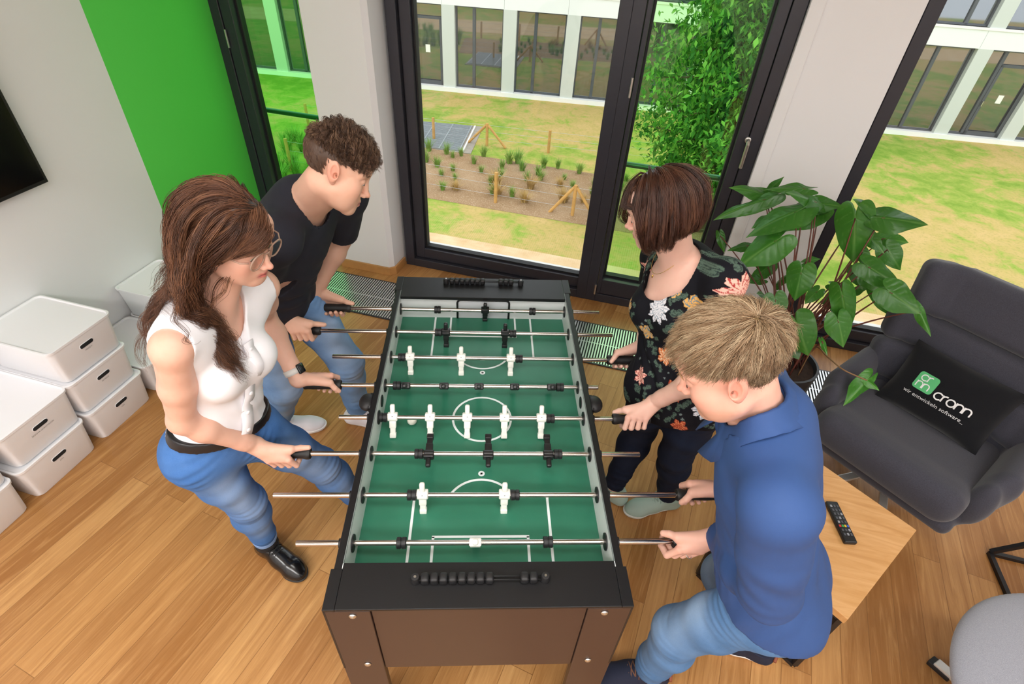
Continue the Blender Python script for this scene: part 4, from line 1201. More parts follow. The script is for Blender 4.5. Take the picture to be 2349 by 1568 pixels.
# heads: ear-level centre, turn, nod, tilt
HEADS = {'W1': ((-.586, -.155, 1.540), -18.9, 21.0, 2.4), 'M1': ((-.430, .251, 1.535), 5.8, 29.5, -11.6), 'W2': ((.498, .113, 1.503), 160.0, 22.0, -6.5), 'M2': ((.467, -.545, 1.512), 161.2, 32.0, 0.0)}
class Person:
    def __init__(S, key, label, sex, skin, hs=1.0, girth=1.0, lg=None, td=1.0, nw=1.0):
        S.key, S.sex, S.g = key, sex, girth; S.lg = girth if lg is None else lg; S.td = td; S.nw = nw
        J = {k: np.array(v, float) for k, v in SK[key].items()}
        S.p = np.array(((J['anR'] + J['anL'])[0] / 2, (J['anR'] + J['anL'])[1] / 2, 0.0))
        S.J = J = {k: v - S.p for k, v in J.items()}
        hsz = 1.0 if sex == 'm' else .9
        S.h = {s: hand(key + s, S.p, hsz) for s in 'RL'}
        for s in 'RL': J['wr' + s] = S.h[s]['wrist']
        S.O = np.array(HEADS[key][0]) - S.p; S.R = np.array(Matrix.Rotation(math.radians(HEADS[key][1]), 3, 'Z') @ Matrix.Rotation(math.radians(HEADS[key][2]), 3, 'Y') @ Matrix.Rotation(math.radians(HEADS[key][3]), 3, 'X')); S.hs = hs
        S.label = label; S.skin = skin
        pel = (J['hipR'] + J['hipL']) / 2; S.pel = pel; S.nk = J['neck']
        S.up = nv(S.nk - pel)
        ls = nv(J['shL'] - J['shR']); lh = nv(J['hipL'] - J['hipR'])
        def fr(t):
            l = nv(lh * (1 - t) + ls * t); l = nv(l - S.up * (l @ S.up)); f = np.cross(l, S.up); return np.stack([f, l, S.up], 1)
        S.fr = fr
    def at(S, t, f=0, l=0): F = S.fr(min(max(t, 0), 1)); return S.pel + (S.nk - S.pel) * t + F[:, 0] * f + F[:, 1] * l
    def torso(S, i=0.0, wide=0.0):
        g = S.g; m = S.sex == 'm'; e = lambda t, f, r: p_ell(S.at(t, f), np.array(r) * g * np.array((S.td, 1, 1)) + i, S.fr(min(max(t, 0), 1)))
        P = [(e(.03, -.005, (.098, .158 if m else .166, .115)), 0), (e(.28, .0, (.090 + wide, (.126 if m else .116) + wide, .13)), .06), (e(.52, .0, (.104, .146 if m else .130, .135)), .06),
             (e(.74, -.008, (.108, .158 if m else .138, .125)), .06), (e(.88, -.012, (.080, .150 if m else .128, .075)), .05)]
        for y in (-1, 1):
            P.append((p_ell(S.at(-.03, -.055 * S.lg, y * .068), np.array((.085, .085, .095)) * S.lg + i, S.fr(0)), .05))
            if not m: P.append((p_ell(S.at(.66, .085, y * .062), np.array((.044, .052, .054)) * g + i, S.fr(1)), .05))
        return P
    def yoke(S, i=0.0):
        J = S.J; m = S.sex == 'm'; P = []
        for s in 'RL':
            P.append((p_cone(S.at(.97, -.018), J['sh' + s] + (0, 0, .008), (.046 if m else .040) + i, (.048 if m else .040) + i), .05))
            P.append((p_ell(J['sh' + s], np.array((.056, .056, .058)) * (1 if m else .84) * S.g + i), .03))
        return P
    def arm(S, s, i=0.0, a=0.0, b=2.0, j=None):
        J = S.J; m = 1.0 if S.sex == 'm' else .86; sh, el, wr = J['sh' + s], J['el' + s], J['wr' + s]; P = []
        j = i if j is None else j
        P.append((p_cone(sh, sh + (el - sh) * .5, .050 * m + i, .046 * m + i), .02)); P.append((p_cone(sh + (el - sh) * .5, el, .046 * m + i, .038 * m + i), .02))
        f = el + (wr - el) * .28
        P.append((p_cone(el, f, .039 * m + i, .0425 * m + i), .02)); P.append((p_cone(f, el + (wr - el) * .85, .0425 * m + i, .030 * m + j), .02)); P.append((p_cone(el + (wr - el) * .8, wr, .0295 * m + j, .0275 * m + j), .015))
        return P
    def leg(S, s, i=0.0, j=None, kneew=1.0):
        J = S.J; h, k, a = J['hip' + s], J['kn' + s], J['an' + s]; g = S.lg; P = []; j = i if j is None else j
        h2 = h + (k - h) * .06
        P.append((p_cone(h2, h + (k - h) * .5, .090 * g + i, .076 * g + i), .05)); P.append((p_cone(h + (k - h) * .5, k, .076 * g + i, .057 * kneew + i), .03))
        F = S.fr(0)[:, 0]; c = k + (a - k) * .3 - F * .012
        P.append((p_cone(k, c, .056 * kneew + i, .058 + i), .03)); P.append((p_cone(c, k + (a - k) * .72, .058 + i, .041 + j), .03)); P.append((p_cone(k + (a - k) * .72, a, .041 + j, .036 + j), .02))
        return P
    def foot_frame(S, s):
        a, t = S.J['an' + s], S.J['toe' + s]; f = t - a; f[2] = 0; f = nv(f); l = np.cross((0, 0, 1.0), f); return np.array((a[0], a[1], 0)), f, l
    def body(S):
        J = S.J; P = S.torso(-.004) + S.yoke(-.003)
        for s in 'RL':
            P += S.arm(s) + S.leg(s, -.004)
            o, f, l = S.foot_frame(s)
            P += [(p_cone(o - f * .03 + (0, 0, .035), o + f * .09 + (0, 0, .032), .03, .028), .02), (p_cone(o + f * .07 + (0, 0, .035), o + f * .15 + (0, 0, .028), .028, .022), .02)]
            P.append((p_cone(J['wr' + s], J['wr' + s] + S.h[s]['m'] * .02, .026 * (1 if S.sex == 'm' else .88), .022 * (1 if S.sex == 'm' else .9)), .012))
        nr = (.054 if S.sex == 'm' else .046) * S.nw
        hp, carve, late, cut = head_prims(S.O, S.R, S.hs, S.sex, 1.0 if S.sex == 'm' else .92)
        nb = S.at(1.0, .0); ht = S.O + S.R @ (np.array((-.022, 0, -.055)) * S.hs)
        P.append((p_cone(nb - S.up * .03, ht, nr * 1.06, nr), .03))
        P.append((p_cone(S.at(1.0, .03) - S.up * .02, S.O + S.R @ (np.array((.02, 0, -.075)) * S.hs), nr * .62, nr * .55), .03))
        seq = [(q, k, 'u') for q, k in P] + [(q, k, 'u') for q, k in hp] + [(q, k, 's') for q, k in carve] + [(q, k, 'u') for q, k in late] + [(q, k, 's') for q, k in cut]
        hand_seq = {s: [(q, k, 'u') for q, k in S.h[s]['prims']] for s in 'RL'}
        seq += hand_seq['R'] + hand_seq['L']
        boxes = [(S.O - .165 * S.hs, S.O + .165 * S.hs, .0018)]
        for s in 'RL':
            pts = np.array([q[0] for q, _ in S.h[s]['prims']] + [q[1] for q, _ in S.h[s]['prims']])
            boxes.append((pts.min(0) - .006, pts.max(0) + .006, .0016))
        lo = np.min([q[0] for q, _, _ in seq], 0) - .02; hi = np.max([q[1] for q, _, _ in seq], 0) + .02
        Vs = []; Fs = []; n = 0
        def run(lo, hi, h):
            g = Grid(lo, hi, h)
            for q, k, md in seq: g.add(q, k, md)
            return g.mesh()
        V, F = run(lo, hi, .0055)
        cen = V[F].mean(1); keep = np.ones(len(F), bool)
        for a, b, _ in boxes: keep &= ~np.all((cen > a) & (cen < b), 1)
        Vs.append(V); Fs.append(F[keep]); n = len(V)
        for a, b, h in boxes:
            V, F = run(a - 3 * h - .003, b + 3 * h + .003, h); cen = V[F].mean(1)
            F = F[np.all((cen > a - .0025) & (cen < b + .0025), 1)]
            Vs.append(V); Fs.append(F + n); n += len(V)
        V = np.concatenate(Vs); F = np.concatenate(Fs)
        us = np.unique(F); mp = np.full(len(V), -1); mp[us] = np.arange(len(us)); V = V[us]; F = mp[F]
        o = MB(); o.add(V, F.tolist())
        S.obj = o.build('person', skin_mat(), None, smooth=True, loc=T(*S.p), rotz=A, colors=S.paint(V))
        tag(S.obj, S.label, 'person', None)
        return S.obj
    def hl(S, V): return ((V - S.O) @ S.R) / S.hs          # into head axes
    def paint(S, V):
        c = np.tile(np.array(lin(S.skin['base'])[:3]), (len(V), 1)); q = S.hl(V)
        def mixin(col, w):
            w = np.clip(w, 0, 1)[:, None]; c[:] = c * (1 - w) + np.array(lin(col)[:3]) * w
        bump = lambda ctr, r: np.exp(-(((q - np.array(ctr)) / np.array(r)) ** 2).sum(1))
        for y in (-1, 1):
            mixin(S.skin['flush'], .42 * bump((.062, y * .045, -.034), (.030, .025, .024)))
            mixin(S.skin['flush'], .8 * bump((-.008, y * .083, 0), (.03, .012, .035)))
            mixin(S.skin['brow'], .7 * bump((.085, y * .030, .0235), (.02, .018, .0034)) * (q[:, 0] > .05))
            mixin('#4a332a', 1.3 * bump((.0885, y * .031, -.0052), (.006, .012, .0014)))
            mixin('#b58070', .35 * bump((.08, y * .031, .004), (.014, .017, .010)))
        mixin(S.skin['flush'], .6 * bump((.11, 0, -.037), (.016, .014, .014)))
        lz = -.0712
        lip = np.exp(-((q[:, 1] / .021) ** 4)) * np.exp(-(((q[:, 2] - lz) / .0088) ** 4)) * np.clip((q[:, 0] - .083) / .006, 0, 1)
        mixin(S.skin['lip'], 1.1 * lip)
        mixin('#6e3f38', 1.2 * np.exp(-((q[:, 1] / .021) ** 4)) * np.exp(-(((q[:, 2] + .0714) / .0011) ** 2)) * (q[:, 0] > .078))
        if 'stubble' in S.skin:
            w = np.clip((-.045 - q[:, 2]) / .02, 0, 1) * np.clip((q[:, 0] + .0) / .03, 0, 1) * (np.abs(q[:, 1]) < .08) * (q[:, 2] > -.135) * (q[:, 0] < .12) * (1 - lip)
            mixin(S.skin['stubble'], .38 * w)
        for s in 'RL':
            for m in S.h[s]['mc']:
                mixin(S.skin['flush'], .35 * np.exp(-((V - m) ** 2).sum(1) / .012 ** 2))
        return c
    def child(S, mb, name, mat, parent=None, **kw): return mb.build(name, mat, S.obj if parent is None else parent, **kw)

_skin = None
def skin_mat():
    global _skin
    if _skin is None:
        k = NT('skin'); k.bsdf(rough=0.48, spec=0.35, **{'Subsurface Weight': 0.12, 'Subsurface Scale': 0.01})
        k.b.inputs['Subsurface Radius'].default_value = (1.0, 0.35, 0.2)
        at = k.n('Attribute'); at.attribute_name = 'col'; v = k.coords(); n = k.noise(v, 45, 4, 0.6)
        k.l(k.mix(at.outputs['Color'], (0.93, 0.80, 0.76, 1), k.ramp(n.outputs[0], [(0.45, (0, 0, 0, 1)), (0.75, (0.28, 0.28, 0.28, 1))]), 'MULTIPLY'), k.b.inputs['Base Color'])
        _skin = k.m
    return _skin

def smooth_noise(P, seed, sc):
    r = np.random.default_rng(seed); o = 0
    for i in range(5):
        k = nv(r.normal(size=3)) * sc * r.uniform(.7, 1.5); ph = r.uniform(0, 6.28)
        k2 = nv(r.normal(size=3)) * sc * .6
        o = o + np.sin(P @ k.astype(np.float32) + 1.6 * np.sin(P @ k2.astype(np.float32)) + ph)
    return o / 5
def plane_cut(pt, nrm, R=None, ctr=None):
    pt = np.array(pt, np.float32); nrm = nv(nrm).astype(np.float32); c = pt if ctr is None else np.array(ctr, np.float32)
    def fn(P):
        d = (P - pt) @ nrm
        if R is not None: d = np.where(np.linalg.norm(P - c, axis=-1) < R, d, -1.0)
        return d
    return fn
def relax_rim(V, F, it=24):
    e = np.concatenate([F[:, [0, 1]], F[:, [1, 2]], F[:, [2, 3]], F[:, [3, 0]]]); es = np.sort(e, 1)
    key = es[:, 0].astype(np.int64) * (len(V) + 1) + es[:, 1]
    u, idx, cnt = np.unique(key, return_index=True, return_counts=True)
    b = es[idx[cnt == 1]]
    if len(b) == 0: return V
    for _ in range(it):
        acc = np.zeros_like(V); n = np.zeros(len(V))
        np.add.at(acc, b[:, 0], V[b[:, 1]]); np.add.at(acc, b[:, 1], V[b[:, 0]]); np.add.at(n, b[:, 0], 1); np.add.at(n, b[:, 1], 1)
        m = n == 2; V = V.copy(); V[m] = .5 * V[m] + .5 * acc[m] / n[m][:, None]
    return V
def garment(S, name, prims, cuts, mat, h=.0045, fold=(0, 40, 1), folds=(), parent=None, colors=None, thick=0, carve=(), closed=True):
    lo = np.min([q[0] for q, _ in prims], 0) - 4 * h; hi = np.max([q[1] for q, _ in prims], 0) + 4 * h
    g = Grid(lo, hi, h)
    for q, k in prims: g.add(q, k)
    for q, k in carve: g.add(q, k, 's')
    P = g.all(); G = g.f
    if fold[0]: G = G + fold[0] * smooth_noise(P, fold[2], fold[1])
    for fn in folds: G = G + fn(P).astype(np.float32)
    Fd = G.copy()
    for c in cuts: Fd = np.maximum(Fd, c(P).astype(np.float32))
    V, F = surf(Fd, g.lo, h)
    cen = V[F].mean(1)
    ii = tuple(np.clip(np.round((cen - g.lo) / h).astype(int), 0, np.array(G.shape) - 1).T)
    gv = G[ii]; kill = np.zeros(len(F), bool)
    for c in cuts: kill |= (c(cen.astype(np.float32)) > -.55 * h) & (gv < -.45 * h)
    if not closed: F = F[~kill]
    us = np.unique(F); mp = np.full(len(V), -1); mp[us] = np.arange(len(us)); V = V[us]; F = mp[F]
    if not closed: V = relax_rim(V, F)
    mb = MB(); mb.add(V, F.tolist())
    o = mb.build(name, mat, S.obj if parent is None else parent, smooth=True, colors=None if colors is None else colors(V))
    if thick:
        sm = o.modifiers.new('thickness', 'SOLIDIFY'); sm.thickness = thick; sm.offset = -1; sm.use_rim = True
    return o

# ---- hair
_hairm = {}
def hair_mat(name='hair', rough=.42):
    if name not in _hairm:
        k = NT(name); k.bsdf(rough=rough, spec=0.45); at = k.n('Attribute'); at.attribute_name = 'col'; k.l(at.outputs['Color'], k.b.inputs['Base Color']); _hairm[name] = k.m
    return _hairm[name]
def strands(mb, P, r, cols, seg=3):
    """P: (N,S,3) paths -> tapered strands; returns per-vertex colours"""
    N, Sn, _ = P.shape
    t = np.gradient(P, axis=1); t /= np.linalg.norm(t, axis=2, keepdims=True) + 1e-9
    ref = np.array((.31, .53, .79)); u = np.cross(t, ref); u /= np.linalg.norm(u, axis=2, keepdims=True) + 1e-9; w = np.cross(t, u)
    tp = (1 - .75 * np.linspace(0, 1, Sn) ** 1.5)[None, :, None] * (np.asarray(r).reshape(-1, 1, 1) if np.ndim(r) else r)
    rings = [P + tp * (math.cos(2 * math.pi * k / seg) * u + math.sin(2 * math.pi * k / seg) * w) for k in range(seg)]
    V = np.stack(rings, 2).reshape(-1, 3)
    base = (np.arange(N) * Sn * seg)[:, None, None] + (np.arange(Sn - 1) * seg)[None, :, None] + np.zeros((1, 1, 1), int)
    Fs = []
    for k in range(seg):
        k2 = (k + 1) % seg
        Fs.append(np.stack([base + k, base + k2, base + seg + k2, base + seg + k], -1).reshape(-1, 4))
    mb.add(V, np.concatenate(Fs).tolist())
    return np.repeat(cols, Sn * seg, 0)
CRC, CRR = np.array((-.012, 0, .038)), np.array((.096, .075, .080))
def hairy(q, front=.088, temple=.03, side=.022, nape=-.062):
    x, y, z = q[:, 0], q[:, 1], q[:, 2]
    line = np.interp(x, [-.11, -.045, -.03, .018, .032, .056, .075, .11], [nape, nape, side, side, temple, front - .02, front, front])
    return z > line
def scalp(n, rg, **kw):
    out = []
    while sum(len(o) for o in out) < n:
        d = rg.normal(size=(4 * n, 3)); d /= np.linalg.norm(d, axis=1)[:, None]
        q = CRC + d * CRR; out.append(q[hairy(q, **kw)])
    q = np.concatenate(out)[:n]; nn = (q - CRC) / CRR ** 2; nn /= np.linalg.norm(nn, axis=1)[:, None]
    return q, nn
def cap(S, mb, off, **kw):
    d = MB().sphere((0, 0, 0), 1.0, 96, 64); V = d.v[0]; q = CRC + V * CRR; ok = hairy(q, **kw)
    F = [f for f in d.f if all(ok[list(f)])]
    q = CRC + V * (CRR + off)
    mb.add(S.O + (S.R @ (q * S.hs).T).T, F); return len(V)
def push_out(P, layer, ctr=CRC, rad=CRR):
    """keep points outside the skull by their own layer"""
    q = (P - ctr) / (rad + layer[:, None]); k = np.linalg.norm(q, axis=1); m = k < 1
    P[m] = ctr + (q[m] / k[m][:, None]) * (rad + layer[m][:, None]); return P
def grow(q, d0, L, Sn, steer, layer, coll=None):
    P = [q.copy()]; d = d0 / (np.linalg.norm(d0, axis=1)[:, None] + 1e-9); step = (L / (Sn - 1))[:, None]
    for i in range(1, Sn):
        d = steer(P[-1], d, i / (Sn - 1)); d /= np.linalg.norm(d, axis=1)[:, None] + 1e-9
        n = P[-1] + d * step; n = push_out(n, layer * min(1.0, .35 + 1.3 * i / Sn))
        if coll is not None: n = coll(n, layer)
        d = n - P[-1]; P.append(n)
    return np.stack(P, 1)
def pal(cols, n, rg, jit=.12):
    b = np.array([lin(c)[:3] for c in cols]); return b[rg.integers(0, len(b), n)] * rg.uniform(1 - jit, 1 + jit, (n, 1))
def finish_hair(S, name, sets, capoff, capcol, capkw, rough=.42):
    mb = MB(); n = cap(S, mb, capoff, **capkw); C = [np.tile(np.array(lin(capcol)[:3]), (n, 1))]
    for P, r, cols in sets: C.append(strands(mb, P, r, cols))
    return mb.build(name, hair_mat('hair_' + S.key.lower(), rough), S.obj, smooth=True, colors=np.concatenate(C))
def to_w(S, P): return S.O + (P * S.hs) @ S.R.T
M_lash = plain('eyelash', '#3a2a22', .7)
def eyes(S, iris):
    for y in (-1, 1):
        m = MB().sphere((0, 0, 0), .0122 * S.hs, 24, 16); V = m.v[0]; R = S.R @ np.array(Matrix.Rotation(math.radians(28), 3, 'Y'))
        x = V[:, 0] / (.0122 * S.hs); C = np.tile(np.array((.62, .58, .55)), (len(V), 1)); C[x > .78] = lin(iris)[:3]; C[x > .95] = (.01, .01, .01)
        m.v[0] = (S.O + S.R @ (np.array((.0760, y * .031, -.001)) * S.hs)) + V @ R.T
        m.build('eye', hair_mat('eyeball', .15), S.obj, smooth=True, colors=C)
        ls = MB(); L = lambda v: S.O + S.R @ (np.array(v) * S.hs)
        ls.tube([L((.0880 - 14 * o * o * abs(1) , y * .031 + o, -.0066 + 10 * o * o)) for o in np.linspace(-.0125, .0125, 11)], [.0004] + [.0010] * 9 + [.0004], 6); ls.build('eyelashes', M_lash, S.obj, smooth=True)
        bw = MB(); bw.tube([L((.0925 - 9 * (o + .004) ** 2 - .10 * abs(o + .012), y * (.0305 + o), .0215 + .004 * (1 - ((o - .004) / .02) ** 2))) for o in np.linspace(-.020, .022, 12)], [.0012] + [.0026] * 8 + [.0020, .0014, .0006], 6, flat=.55); bw.build('eyebrow', plain('eyebrow_hair', S.skin['brow'], .8), S.obj, smooth=True)
def nails(S):
    for s in 'RL':
        for c, t, n, r in S.h[s]['tips']:
            R = np.stack([t, np.cross(n, t), n], 1)
            MB().sphere(c - n * .0006, (r * 1.15, r * .85, .0022), 14, 8, R=R).build('fingernail', M_nail, S.obj, smooth=True)
M_nail = plain('nail', '#e3b3a4', 0.3)

# ---- denim
def denim(name, a, b, c):
    k = NT(name); k.bsdf(rough=0.85, spec=0.15); v = k.coords(); n = k.noise(v, 7, 4, 0.6); f = k.noise(v, 500, 2, 0.8)
    at = k.n('Attribute'); at.attribute_name = 'col'
    col = k.ramp(n.outputs[0], [(0.3, lin(a)), (0.7, lin(b))])
    col = k.mix(col, lin(c), at.outputs['Fac'])
    col = k.mix(col, (0.62, 0.70, 0.82, 1), k.ramp(f.outputs[0], [(0.45, (0, 0, 0, 1)), (0.75, (0.5, 0.5, 0.5, 1))]), 'MULTIPLY')
    k.l(col, k.b.inputs['Base Color']); k.bump(f.outputs[0], 0.12, 0.0006); return k.m
def fade(S, amt=.75):
    """worn lighter zone down the front of the thighs and on the knees, as vertex weight"""
    J = S.J; F = S.fr(0)[:, 0]
    def fn(V):
        w = np.zeros(len(V))
        for s in 'RL':
            h, k, a = J['hip' + s], J['kn' + s], J['an' + s]
            for p0, p1, sg, am in ((h + (k - h) * .3 + F * .09, k + F * .055, .055, 1.0), (k + F * .05, k + (a - k) * .5 + F * .05, .045, .6)):
                ba = p1 - p0; t = np.clip(((V - p0) @ ba) / (ba @ ba), 0, 1); d = np.linalg.norm(V - p0 - t[:, None] * ba, axis=1)
                w = np.maximum(w, am * np.exp(-(d / sg) ** 2))
        w = np.clip(w * amt * (1 + .4 * smooth_noise(V.astype(np.float32), 4, 60)), 0, 1)
        return np.stack([w, w, w], 1)
    return fn
def crease(S, ctr, R, axis, amp, wl, seed=0):
    ctr = np.array(ctr, np.float32); ax = nv(axis).astype(np.float32)
    r = np.random.default_rng(seed); k2 = nv(r.normal(size=3)).astype(np.float32)
    def fn(P):
        d = P - ctr; w = np.exp(-(d * d).sum(-1) / (R * R)) * np.clip(.45 + 1.5 * smooth_noise(P, 50 + seed, 20), 0, 1.1); return amp * w * np.sin((d @ ax) * (6.283 / wl) + 1.4 * np.sin((d @ k2) * 28) + seed)
    return fn
def jeans(S, mat, infl, hem, waist_t, name='jeans', cuffj=None, kneew=1.0, h=.0046, famt=.75, extra=(), rise=None):
    J = S.J; P = S.torso(infl)[:1]
    for y in (-1, 1): P.append((p_ell(S.at(-.03, -.055 * S.lg, y * .068), np.array((.085, .085, .095)) * S.lg + infl, S.fr(0)), .05))
    P.append((p_ell(S.at(.2, 0), np.array((.096, .140, .1)) * S.g + infl * .8, S.fr(.1)), .05))
    for s in 'RL': P += S.leg(s, infl, cuffj, kneew)
    cuts = [plane_cut(S.at(waist_t), S.up)]
    fs = []
    for i, s in enumerate('RL'):
        a, k = J['an' + s], J['kn' + s]; e = k + (a - k) * hem; cuts.append(plane_cut(e, a - k, .16))
        fs += [crease(S, k, .085, a - k, .0022, .030, 1 + i), crease(S, k + (a - k) * .8, .09, a - k, .0026, .032, 3 + i), crease(S, J['hip' + s] + S.fr(0)[:, 0] * .06, .09, nv(k - J['hip' + s]) + .4 * S.fr(0)[:, 1], .0026, .03, 5 + i)]
    return garment(S, name, P, cuts, mat, h, (.0012, 60, 11), fs + list(extra), colors=fade(S, famt))
def shoe(S, s, upper, sole, lace, L=.165, w=1.0, hgt=.095, sole_h=.018, label=None, name='shoe', toe_r=.036, collar=None):
    o, f, l = S.foot_frame(s); q = lambda x, y, z: o + f * x + l * y + np.array((0, 0, z))
    i = .004
    P = [(p_cone(q(-.045, 0, .036), q(.06, 0, .036), .031 * w + i, .034 * w + i), 0), (p_cone(q(.06, 0, .036), q(.12, .004, .034), .034 * w + i, .037 * w + i), .02), (p_ell(q(L - .03, .003, .026), (.052, toe_r * w + i, .030), np.stack([f, l, (0, 0, 1)], 1)), .03),
         (p_cone(q(-.012, 0, hgt), q(.08, 0, .048), .030 * w + i, .026 * w + i), .03), (p_cone(q(-.03, 0, .04), q(-.012, 0, hgt), .032 * w + i, .034 * w + i), .03)]
    up = garment(S, name, P, [plane_cut(q(0, 0, sole_h - .003), (0, 0, -1)), plane_cut(q(-.012, 0, hgt - .006), nv((0, 0, 1)) - f * .25, .07)], upper, .0034, (.0004, 90, 2))
    P2 = [(p_cone(q(-.045, 0, .03), q(.06, 0, .03), .036 * w, .038 * w), 0), (p_cone(q(.06, 0, .03), q(.12, .004, .03), .038 * w, .042 * w), .02), (p_ell(q(L - .028, .003, .022), (.056, toe_r * w + .007, .034), np.stack([f, l, (0, 0, 1)], 1)), .03)]
    g = garment(S, 'sole', P2, [plane_cut(q(0, 0, .0005), (0, 0, -1)), plane_cut(q(0, 0, sole_h), (0, 0, 1))], sole, .0034, parent=up)
    m = MB()
    a0, a1, r0, r1 = q(-.012, 0, hgt), q(.08, 0, .048), .030 * w + i, .026 * w + i; axd = nv(a1 - a0); nz = nv(np.cross(axd, l)); nz = nz if nz[2] > 0 else -nz
    on = lambda t, an: a0 + (a1 - a0) * t + ((r0 + (r1 - r0) * t) + .0035) * (math.cos(an) * nz + math.sin(an) * l)
    for k_ in range(5):
        t = .30 + .15 * k_
        for sg in (-1, 1): m.tube([on(t, -.75 * sg), on(t + .04, -.35 * sg), on(t + .08, .05 * sg), on(t + .12, .45 * sg), on(t + .14, .75 * sg)], .0021, 6)
    for sg in (-1, 1): m.tube([on(.26, 0), on(.16, .5 * sg) + nz * .006, on(.26, 1.0 * sg) + nz * .004, on(.40, .7 * sg) + nz * .003, on(.30, .1 * sg)], .0019, 6); m.tube([on(.27, 0), on(.42, .5 * sg) + nz * .003, on(.52, 1.1 * sg)], .0018, 6)
    m.build('laces', lace, up, smooth=True)
    return up, q
def neck_cut(S, r0, r1, f0=0.0, front=None, drop=.09):
    a = S.at(1.0, f0) - S.up * drop; b = S.O + S.R @ np.array((-.01, 0, -.06)); fn = p_cone(a, b, r0, r1)[2]
    if front is None: return lambda P: -fn(P)
    f2 = p_cone(S.at(*front[0]), S.at(*front[1]), front[2], front[3])[2]
    return lambda P: -np.minimum(fn(P), f2(P))
def part_way(a, b, t): return a + (b - a) * t

# ================================================= woman in the white blouse
w1 = Person('W1', 'woman with long wavy brown hair, glasses, white sleeveless blouse and blue jeans, gripping two rods', 'f',
            dict(base='#deb09b', flush='#d98878', brow='#6b4a38', lip='#c9706c'), hs=.93, girth=.86)
w1.body(); eyes(w1, '#5a6a4a'); nails(w1)
M_blouse = plain('white_crepe', '#f1f0f5', 0.75, bump=0.04, bscale=500)
J = w1.J
bl = w1.torso(.013, .010) + [(p_cone(w1.at(.97, -.015), J['sh' + s] + (0, 0, .012), .048, .050), .05) for s in 'RL'] + [(p_ell(J['sh' + s] + (w1.at(.8) - J['sh' + s]) * .3, (.055, .058, .075)), .04) for s in 'RL']
cuts = [plane_cut(w1.at(.15), -w1.up), neck_cut(w1, .066, .055, .01, ((1.0, .05), (.80, .13), .050, .024))]
for s in 'RL':
    out = nv(J['sh' + s] - w1.at(.88)); cuts.append(plane_cut(J['sh' + s] + out * .004, out, .115))
fol = [crease(w1, w1.at(.35, .1), .13, w1.up + .5 * w1.fr(1)[:, 1], .0022, .055, 2), crease(w1, w1.at(.5, 0, -.12), .12, w1.up * .5 + w1.fr(1)[:, 0], .0025, .06, 5), crease(w1, w1.at(.22, 0), .16, w1.fr(1)[:, 1] + .3 * w1.up, .002, .05, 8)]
blouse = garment(w1, 'blouse', bl, cuts, M_blouse, .0042, (.0016, 22, 3), fol)
tk = MB(); fl = []
for i in range(9):                                   # button placket down the front
    t = .80 - .62 * i / 8; base = w1.at(t, 0.0, .004); fl.append((t, base))
def front_hit(S, t, l, infl=.016):                   # walk outwards along the chest until the cloth is reached
    F = S.fr(t); pr = S.torso(.013, .010); f = .02
    for _ in range(60):
        p = S.at(t, f, l); d = min(float(q[2](p[None])[0]) for q, _ in pr)
        if d > 0: break
        f += .004
    return S.at(t, f + infl, l)
for t in (.78, .64, .50, .36, .24):
    p = front_hit(w1, t, .01, .0125); F = w1.fr(t)
    MB().sphere(p, (.0028, .0062, .0062), 14, 8, R=F).build('button', plain('blouse_button', '#eeeef2', .3), w1.obj, smooth=True)
pl = MB()
V = []
for i in range(17):
    t = .82 - .64 * i / 16
    for l in (-.010, .026): V.append(front_hit(w1, t, l, .0105))
pl.add(V, [(2 * i, 2 * i + 1, 2 * i + 3, 2 * i + 2) for i in range(16)]); o = pl.build('placket', M_blouse, blouse, smooth=True); o.modifiers.new('t', 'SOLIDIFY').thickness = .0025
M_den1 = denim('blue_denim', '#3f6aa6', '#557fbb', '#a3c4f2')
j1 = jeans(w1, M_den1, .006, .86, .205, cuffj=.004, kneew=.98)
belt_p = [(p_ell(w1.at(.2, 0), np.array((.103, .147, .1)) * w1.g + .009, w1.fr(.1)), 0), (p_ell(w1.at(.05, 0), np.array((.100, .163, .115)) * w1.g + .0105, w1.fr(0)), .05)]
M_belt = plain('black_leather', '#17161a', 0.35, bump=.05, bscale=300)
belt = garment(w1, 'belt', belt_p, [plane_cut(w1.at(.150), -w1.up), plane_cut(w1.at(.215), w1.up)], M_belt, .0038)
F = w1.fr(.1); bp = w1.at(.183, .02, .012)
for _ in range(80):
    if min(float(q_[2](bp[None])[0]) for q_, _k in belt_p) > -.0005: break
    bp = bp + F[:, 0] * .003
M_gold = plain('gold_metal', '#d9b36a', .25, 1.0)
b = MB(); bp = bp + F[:, 0] * .004
cs = [(-.019, -.017), (.019, -.017), (.019, .017), (-.019, .017), (-.019, -.017)]
b.tube([bp + F[:, 1] * x + F[:, 2] * z for x, z in cs], .0026, 8); b.build('buckle', M_gold, belt, smooth=True)
for s, key in (('R', 0), ('L', 1)):
    a, k = J['an' + s], J['kn' + s]; e = k + (a - k) * .83; d = nv(a - k)
    garment(w1, 'jeans_turn_up', [(p_cone(e - d * .03, e + d * .03, .0475, .0455), 0)], [plane_cut(e - d * .014, -d), plane_cut(e + d * .016, d)], M_den1, .0034, (.0008, 60, 4), colors=lambda V: np.full((len(V), 3), .55))
M_lea = plain('polished_black_leather', '#121214', 0.18, spec=.6, bump=.03, bscale=200)
M_solek = plain('dark_rubber_sole', '#2a2622', 0.6); M_lacek = plain('black_lace', '#101012', .8)
for s in 'RL': shoe(w1, s, M_lea, M_solek, M_lacek, L=.172, w=.96, hgt=.088, sole_h=.018)
M_sock = plain('black_sock', '#1b1b1e', .9)
